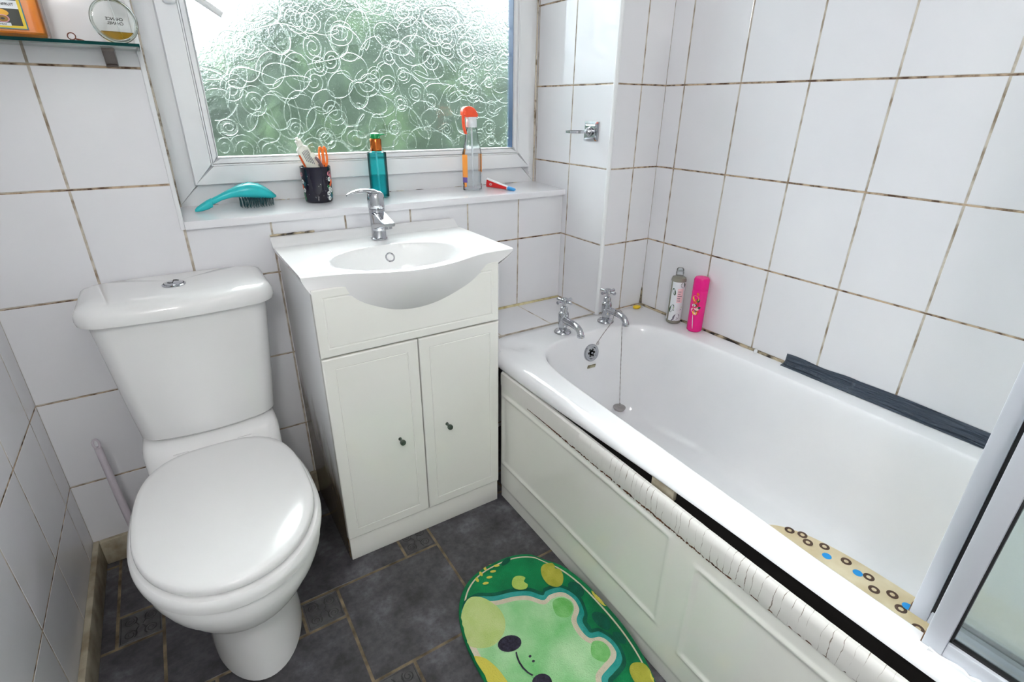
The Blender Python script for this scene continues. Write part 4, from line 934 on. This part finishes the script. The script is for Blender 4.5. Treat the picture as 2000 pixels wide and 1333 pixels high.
ell(.188, 1.3375, .019, .0070, 4, .00025); ell(.1965, 1.3285, .0095, .0062, 5, .0004); ell(.1965, 1.3285, .0078, .0050, 6, .0005); ell(.1965, 1.3285, .003, .0018, 2, .0006); ell(.176, 1.332, .010, .009, 4, .0004)
t = text_mb('PASSIONFRUIT', .0056, .0001).xf(Matrix.Translation((.1990, yl-.0007, 1.3512)) @ Matrix.Rotation(PI/2, 4, 'X')); mb.join(t, 7)
t = text_mb('JAR CANDLE', .0034, .0001).xf(Matrix.Translation((.190, yl-.0007, 1.3197)) @ Matrix.Rotation(PI/2, 4, 'X')); mb.join(t, 7)
part('label', mb, ['label_blue', 'label_yellow', 'label_dark', 'tube_white', 'mango', 'passion', 'passion_core', 'ink'], cd, label='printed fruit label')
px0, pz0, py0 = .3625, SHZ+.0395, -.096
pf = thing('perfume_bottle', 'round clear perfume bottle a quarter full on the glass shelf', 'perfume', (px0, py0, SHZ), (0, 0, .19))
part('glass_disc', MB().lathe([(0, -.011), (.030, -.011), (.036, -.0095), (.0392, -.005), (.0398, 0), (.0392, .005), (.036, .0095), (.030, .011), (0, .011)], (px0, py0, pz0), 56, (0, -1, 0)), 'clear', pf)
mb = MB(); mb.tube([(px0+.0365*math.cos(2*PI*k/48), py0, pz0+.0365*math.sin(2*PI*k/48)) for k in range(48)], .0026, 8, closed=True); part('glass_rim', mb, 'ridge', pf)
ri = .0325; lv = -.019; a0 = math.acos(lv/ri)
seg_ = [(ri*math.sin(a), ri*math.cos(a)) for a in [a0+(2*PI-2*a0)*k/24 for k in range(25)]]
mb = MB().loft([[(px0+a, py0-.0085, pz0+b) for a, b in seg_], [(px0+a, py0+.0085, pz0+b) for a, b in seg_]], (False, False))
for yy in (-.0085, .0085): mb.add([(px0+a, py0+yy, pz0+b) for a, b in seg_], [list(range(25))])
part('liquid', mb, 'amber', pf, label='pale amber liquid')
mb = MB().tube([(px0-.001, py0, pz0+.036), (px0+.003, py0, pz0), (px0+.008, py0, pz0-.030)], .0010, 8); part('dip_tube', mb, 'tube_white', pf)
mb = MB()
for s, dz in (('CHANCE', .0045), ('CHANEL', -.0030)): mb.join(text_mb(s, .0072, .0002, True).xf(Matrix.Translation((px0+.003, py0+.0116, pz0+dz)) @ Matrix.Rotation(PI/2, 4, 'X')))
part('lettering', mb, 'ink', pf, label='black lettering seen reversed through the glass')
part('neck', MB().lathe([(.009, .037), (.009, .044), (.0125, .045), (.0125, .068), (.011, .069), (0, .069)], (px0, py0, pz0), 28), 'steel', pf)
mb = MB(); hx, hy = .288, -.108; mb.tube([(hx+.0062*math.cos(a), hy+.004*math.sin(a), SHZ+.0072+.0062*math.sin(a)) for a in [2*PI*k/28 for k in range(28)]], .0010, 8, closed=True)
mb.tube([(hx+.004, hy, SHZ+.0035), (hx+.010, hy+.002, SHZ+.0022), (hx+.018, hy+.003, SHZ+.0014)], [.0012, .0016, .0010], 8)
solo('hair_tie', mb, 'brown_elastic', 'small brown hair tie on the glass shelf between candle and perfume', 'hair tie', (hx, hy, SHZ))

# ------------------------------------------------------------------ holder on the boxed corner
th_ = thing('tumbler_holder', 'chrome tumbler ring holder on a square plate on the tiled corner', 'holder', (XP, -.1365, 1.123))
def pl(dx, e): y0_, y1_, z0_, z1_ = -.1690+e, -.1040-e, 1.0950+e, 1.1525-e; return [(XP-dx, y0_, z0_), (XP-dx, y1_, z0_), (XP-dx, y1_, z1_), (XP-dx, y0_, z1_)]
part('back_plate', MB().loft([pl(.0, 0), pl(.005, 0), pl(.0055, .004), pl(.008, .004), pl(.0085, .009), pl(.010, .0115)]), 'chrome', th_, ang=20)
mb = MB().lathe([(.0155, .010), (.0155, .013), (.012, .016), (.012, .019), (.0075, .023), (.0055, .028), (.0055, .034)], (XP, -.1365, 1.123), 28, (-1, 0, 0)); part('boss', mb, 'chrome', th_)
mb = MB(); cxr, R_ = XP-.066, .033
a = [2*PI*k/48 for k in range(48)]
def rg(r, z): return [(cxr+r*math.cos(t), -.1365+r*math.sin(t), z) for t in a]
mb.loft([rg(R_, 1.119), rg(R_+.002, 1.1195), rg(R_+.002, 1.1265), rg(R_, 1.127), rg(R_-.002, 1.1265), rg(R_-.002, 1.1195)], (False, False), wrap=True); part('ring', mb, 'chrome', th_)
# ------------------------------------------------------------------ shower screen on the bath edge
M['rust'] = mat('rust_stain', lin((150, 110, 70)), .7, col2=lin((96, 66, 44)), vs=60)
ss_ = thing('shower_screen', 'aluminium framed glass shower screen standing on the bath edge', 'shower screen', (1.165, -1.75, ZR))
YE = -2.10; zb, zt = ZR-.004, 1.98
def panel(xc, ya, yb, nm, z0):
    hw = .011
    part('post', MB().box(xc-hw, xc+hw, yb, ya, z0, zt, .002), 'alu', ss_)
    if nm == 'inner': part('gasket_and_gap', MB().box(xc-hw+.001, xc-.002, yb-.0042, yb, z0+.02, zt), 'black', ss_, label='black strip painting the shadow gap between the posts')  # inner strip: the shadow gap between the posts put in as black
    part('bottom_rail', MB().box(xc-hw+.0005, xc+hw-.0005, YE, yb, z0, z0+.024, .002), 'alu', ss_)
    part('top_rail', MB().box(xc-hw+.0005, xc+hw-.0005, YE, yb, zt-.024, zt, .002), 'alu', ss_)
    mb = MB().box(xc-.0045, xc+.0045, yb-.0028, yb+.0005, z0+.024, zt-.024); mb.box(xc-.0045, xc+.0045, YE, yb, z0+.0235, z0+.027); part('gasket_and_gap', mb, 'black', ss_, label='black strip painting the shadow gap between the posts')
    part('glass_panel', MB().box(xc-.002, xc+.002, YE, yb-.002, z0+.026, zt-.02), 'screen', ss_)
panel(1.186, -1.4030, -1.4253, 'inner', .514); panel(1.147, -1.4345, -1.4590, 'outer', .5125)
for q_ in ((1.1760, 1.1975, -1.4028, -1.4018, .514, .530), (1.1375, 1.1570, -1.4343, -1.4333, .5125, .530)): part('rust_spot', MB().box(*q_, .0003), 'rust', ss_, label='rusty post foot')
rq = random.Random(12); pts = [(1.1345+rq.uniform(-.001, .002), -1.444-k*.008, .5105+rq.uniform(-.001, .002)) for k in range(60)]
mb = MB().tube(pts, [rq.uniform(.0025, .0058) for _ in pts], 8); part('sealant_bead', mb, 'upvc', ss_, label='lumpy white sealant')

# ------------------------------------------------------------------ rug
def sup(cx, cy, hx, hy, p, n=72): return [(cx+hx*math.copysign(abs(math.cos(a))**(2/p), math.cos(a)), cy+hy*math.copysign(abs(math.sin(a))**(2/p), math.sin(a))) for a in [2*PI*k/n for k in range(n)]]
RCX, RCY, RHX, RHY, RPW = .9355, -.878, .1885, .285, 2.55
def rim(d, z): return [(x, y, z) for x, y in sup(RCX, RCY, RHX-d, RHY-d, RPW, 320)]
mb = MB().loft([rim(.178-.008*k, .0005) for k in range(22)]+[rim(.002, .0005), rim(0, .003), rim(.0015, .0075), rim(.006, .0098), rim(.010, .0104)]+[rim(.010+.008*k, .0104) for k in range(1, 22)], (True, True), 0)
def inrug(p, d=.006):
    for _ in range(60):
        if (abs(p[0]-RCX)/(RHX-d))**RPW+(abs(p[1]-RCY)/(RHY-d))**RPW <= 1: break
        p = (RCX+(p[0]-RCX)*.985, RCY+(p[1]-RCY)*.985)
    return p
ly = [.0114]
def shape(pts, m, smooth=True, d=.006):
    ly[0] += .00022
    q = [(v.x, v.y) for v in spline([(x, y, 0) for x, y in pts], 6)] if smooth else pts
    q = [inrug(p, d) for p in q]; xs = [p[0] for p in q]; ys = [p[1] for p in q]; inner = []
    def inside(x, y):
        c = False
        for i in range(len(q)):
            (x0, y0), (x1, y1) = q[i-1], q[i]
            if (y0 > y) != (y1 > y) and x < (x1-x0)*(y-y0)/(y1-y0)+x0: c = not c
        return c
    gx = min(xs)+.003
    while gx < max(xs):
        gy = min(ys)+.003
        while gy < max(ys):
            if inside(gx, gy): inner.append(Vector((gx, gy)))
            gy += .011
        gx += .011
    vs_, _, fs_, *_r = delaunay_2d_cdt([Vector(p) for p in q]+inner, [], [list(range(len(q)))], 1, 1e-6)
    mb.add([(v.x, v.y, ly[0]) for v in vs_], [list(f) for f in fs_], m)
def offs(pts, d):
    n = len(pts); out = []; A_ = sum(pts[i][0]*pts[(i+1) % n][1]-pts[(i+1) % n][0]*pts[i][1] for i in range(n)); sg = 1 if A_ > 0 else -1
    for i in range(n):
        t = (Vector(pts[(i+1) % n])-Vector(pts[i-1])).normalized(); out.append((pts[i][0]+sg*t.y*d, pts[i][1]-sg*t.x*d))
    return out
w1 = rim(.0125, 0); w2 = rim(.0165, 0); zz = ly[0]+.00015
mb.loft([[(x, y, zz) for x, y, _ in w1], [(x, y, zz) for x, y, _ in w2]], (False, False), 4)
face = [(.800, -.695), (.835, -.685), (.875, -.707), (.923, -.722), (.957, -.741), (.982, -.772), (1.005, -.768), (1.035, -.776), (1.0525, -.798), (1.056, -.822), (1.043, -.846), (1.018, -.866), (1.011, -.897), (1.016, -.920), (1.039, -.931), (1.051, -.955), (1.047, -.978), (1.030, -.994), (1.000, -1.001), (.975, -1.008), (.962, -1.030), (.945, -1.065), (.910, -1.100), (.860, -1.115), (.810, -1.095), (.775, -1.04), (.757, -.95), (.754, -.86), (.757, -.78), (.772, -.725)]
shape(offs(face, .026), 1); shape(offs(face, .015), 2)
shape(face, 4, d=.004); shape(offs(face, -.0135), 5, d=.004)
shape([(1.000, -.790), (1.028, -.792), (1.040, -.815), (1.030, -.836), (1.005, -.846), (.985, -.825)], 6); shape([(1.012, -.932), (1.032, -.940), (1.038, -.960), (1.028, -.978), (1.005, -.985), (.99, -.958)], 6)
shape([(.785, -.690), (.820, -.664), (.850, -.680), (.868, -.719), (.870, -.753), (.858, -.783), (.835, -.803), (.806, -.811), (.775, -.800), (.755, -.775), (.760, -.735)], 7, d=.0035)
shape([(.748, -.812), (.771, -.825), (.783, -.854), (.788, -.885), (.788, -.93), (.78, -.97), (.760, -.985), (.75, -.95), (.748, -.875)], 9, d=.0035)
def blob(cx, cy, rx, ry, rot, m, n=20): 
    c, s = math.cos(rot), math.sin(rot); shape([(cx+c*rx*math.cos(2*PI*k/n)-s*ry*math.sin(2*PI*k/n), cy+s*rx*math.cos(2*PI*k/n)+c*ry*math.sin(2*PI*k/n)) for k in range(n)], m, False)
blob(.842, -.828, .029, .021, -.3, 10); blob(.853, -.946, .023, .020, -.2, 10); blob(.865, -.881, .0036, .003, 0, 10); blob(.865, -.895, .0036, .003, 0, 10)
mo = [(.843, -.855), (.8385, -.866), (.8355, -.880), (.8355, -.896), (.839, -.911), (.8445, -.922)]
shape([(x-.0021, y) for x, y in mo]+[(x+.0021, y) for x, y in reversed(mo)], 10, False)
shape([(1.027, -.700), (1.040, -.683), (1.060, -.680), (1.084, -.693), (1.085, -.707), (1.080, -.713), (1.090, -.728), (1.083, -.747), (1.062, -.760), (1.037, -.760), (1.022, -.742), (1.021, -.720)], 8)
shape([(.940, -.685), (.955, -.672), (.972, -.676), (.981, -.689), (.971, -.698), (.974, -.712), (.962, -.720), (.945, -.713), (.936, -.700)], 11)
shape([(1.040, -1.030), (1.064, -1.024), (1.087, -1.039), (1.090, -1.06), (1.072, -1.085), (1.045, -1.085), (1.030, -1.06)], 8); shape([(.93, -1.120), (.955, -1.112), (.972, -1.122), (.968, -1.142), (.94, -1.146)], 11)
for cx, cy, rx, ry in ((1.085, -.80, .018, .028), (1.078, -.905, .02, .03), (.965, -.615, .018, .008), (1.085, -.965, .012, .02)): blob(cx, cy, rx, ry, .3, 1)
blob(1.1165, -.868, .007, .028, .03, 9); blob(1.088, -1.085, .016, .02, 0, 9)
for k in range(4):
    t = k/3; bx_, by_ = .872+.055*t, -.638+.034*t
    for s in (-1, 1): blob(bx_-s*.007, by_+s*.011, .0085, .0042, .55+s*.9, 9, 12)
def curl_up(v):
    x, y, z = v; s = min(1, max(0, (x-1.045)/.08)); return (x-.034*s*(1+.0*s), y, z+.044*s*s*sm(-.62, -.72, y))
mb.v = [curl_up(v) for v in mb.v]
solo('bath_rug', mb, ['rug_green', 'rug_dark', 'rug_teal', 'rug_cream', 'rug_cream', 'rug_face', 'rug_ear', 'rug_cheek', 'rug_pad', 'rug_yellow', 'rug_black', 'rug_pale'], 'green oval bath rug with a pale green frog face on the dark floor', 'rug', (RCX, RCY, 0))
# ------------------------------------------------------------------ added fill lamps, daylight, camera
cl = thing('fill_ceiling_light', 'added white round fill light on the ceiling, out of view', 'light', (.85, -1.35, ZC))  # unseen lamp added to fill the room with even light
part('base', MB().lathe([(.15, 0), (.15, -.02), (.14, -.025), (0, -.025)], (.85, -1.35, ZC), 40), 'upvc', cl)
part('dome', MB().lathe([(.14, -.026), (.138, -.05), (.12, -.075), (.08, -.092), (.03, -.099), (0, -.1)], (.85, -1.35, ZC), 40), 'lamp', cl)
M['globe'] = m_emit('fill_lamp_globe', (1, .98, .965), 56.0)
wl = thing('fill_wall_light', 'added globe fill light high on the left wall behind the camera', 'light', (0, -1.85, 1.74))  # unseen globe added as frontal fill from behind the camera
part('base', MB().lathe([(.07, 0), (.07, .02), (.05, .03), (.035, .05), (0, .05)], (0, -1.85, 1.74), 32, (1, 0, 0)), 'chrome', wl)
part('globe', MB().lathe([(0, -.11)]+[(.11*math.sin(t), -.11*math.cos(t)) for t in [PI*k/20 for k in range(1, 20)]]+[(0, .11)], (.15, -1.85, 1.74), 36), 'globe', wl)
wd = bpy.data.worlds.new('overcast_sky'); bpy.context.scene.world = wd; wd.use_nodes = True; nt = wd.node_tree
bg = nt.nodes['Background']; tc = nd(nt, 'ShaderNodeTexCoord'); sp3 = nd(nt, 'ShaderNodeSeparateXYZ'); nt.links.new(tc.outputs['Generated'], sp3.inputs[0])
mr = nd(nt, 'ShaderNodeMapRange'); mr.inputs[1].default_value = -1; mr.inputs[2].default_value = 1; nt.links.new(sp3.outputs[2], mr.inputs[0])
r_ = ramp(nt, mr.outputs[0], [(.45, (.18, .2, .16)), (.51, (.35, .38, .43)), (.75, (.65, .69, .76)), (1, (.95, .99, 1.06))]); nt.links.new(r_.outputs[0], bg.inputs[0]); bg.inputs[1].default_value = 20.0
sun = bpy.data.lights.new('hazy_sun', 'SUN'); sun.energy = 11.0; sun.angle = math.radians(48); sun.color = (1, .99, .97)
so = bpy.data.objects.new('hazy_sun', sun); C.objects.link(so); so.location = (1, 4, 6); so.rotation_euler = Vector((.05, math.cos(math.radians(45)), math.sin(math.radians(45)))).to_track_quat('Z', 'Y').to_euler()
cam = bpy.data.cameras.new('camera'); co = bpy.data.objects.new('camera', cam); C.objects.link(co)
cx, cy, cz, yaw, pitch, roll, f = 0.37743695758, -1.53715915874, 1.19314772676, 0.57595974830, 0.42198161831, 0.01231681671, 1018.7606392654
fw = Vector((math.sin(yaw)*math.cos(pitch), math.cos(yaw)*math.cos(pitch), -math.sin(pitch))); rt_ = Vector((math.cos(yaw), -math.sin(yaw), 0)); up = rt_.cross(fw)
r2 = rt_*math.cos(roll)+up*math.sin(roll); u2 = -rt_*math.sin(roll)+up*math.cos(roll)
co.matrix_world = Matrix(((r2.x, u2.x, -fw.x, cx), (r2.y, u2.y, -fw.y, cy), (r2.z, u2.z, -fw.z, cz), (0, 0, 0, 1)))
cam.sensor_width = 36; cam.lens = f*36/2000; cam.clip_start = .01
sc0 = bpy.context.scene; sc0.camera = co
sc0.view_settings.view_transform = 'Standard'; sc0.view_settings.look = 'None'; sc0.view_settings.exposure = -0.2; sc0.view_settings.gamma = 1; sc0.view_settings.use_curve_mapping = False
sc0.cycles.use_denoising = True; sc0.cycles.max_bounces = 14; sc0.cycles.diffuse_bounces = 6; sc0.cycles.glossy_bounces = 6; sc0.cycles.transmission_bounces = 10; sc0.cycles.transparent_max_bounces = 24
sc0.cycles.sample_clamp_indirect = 20
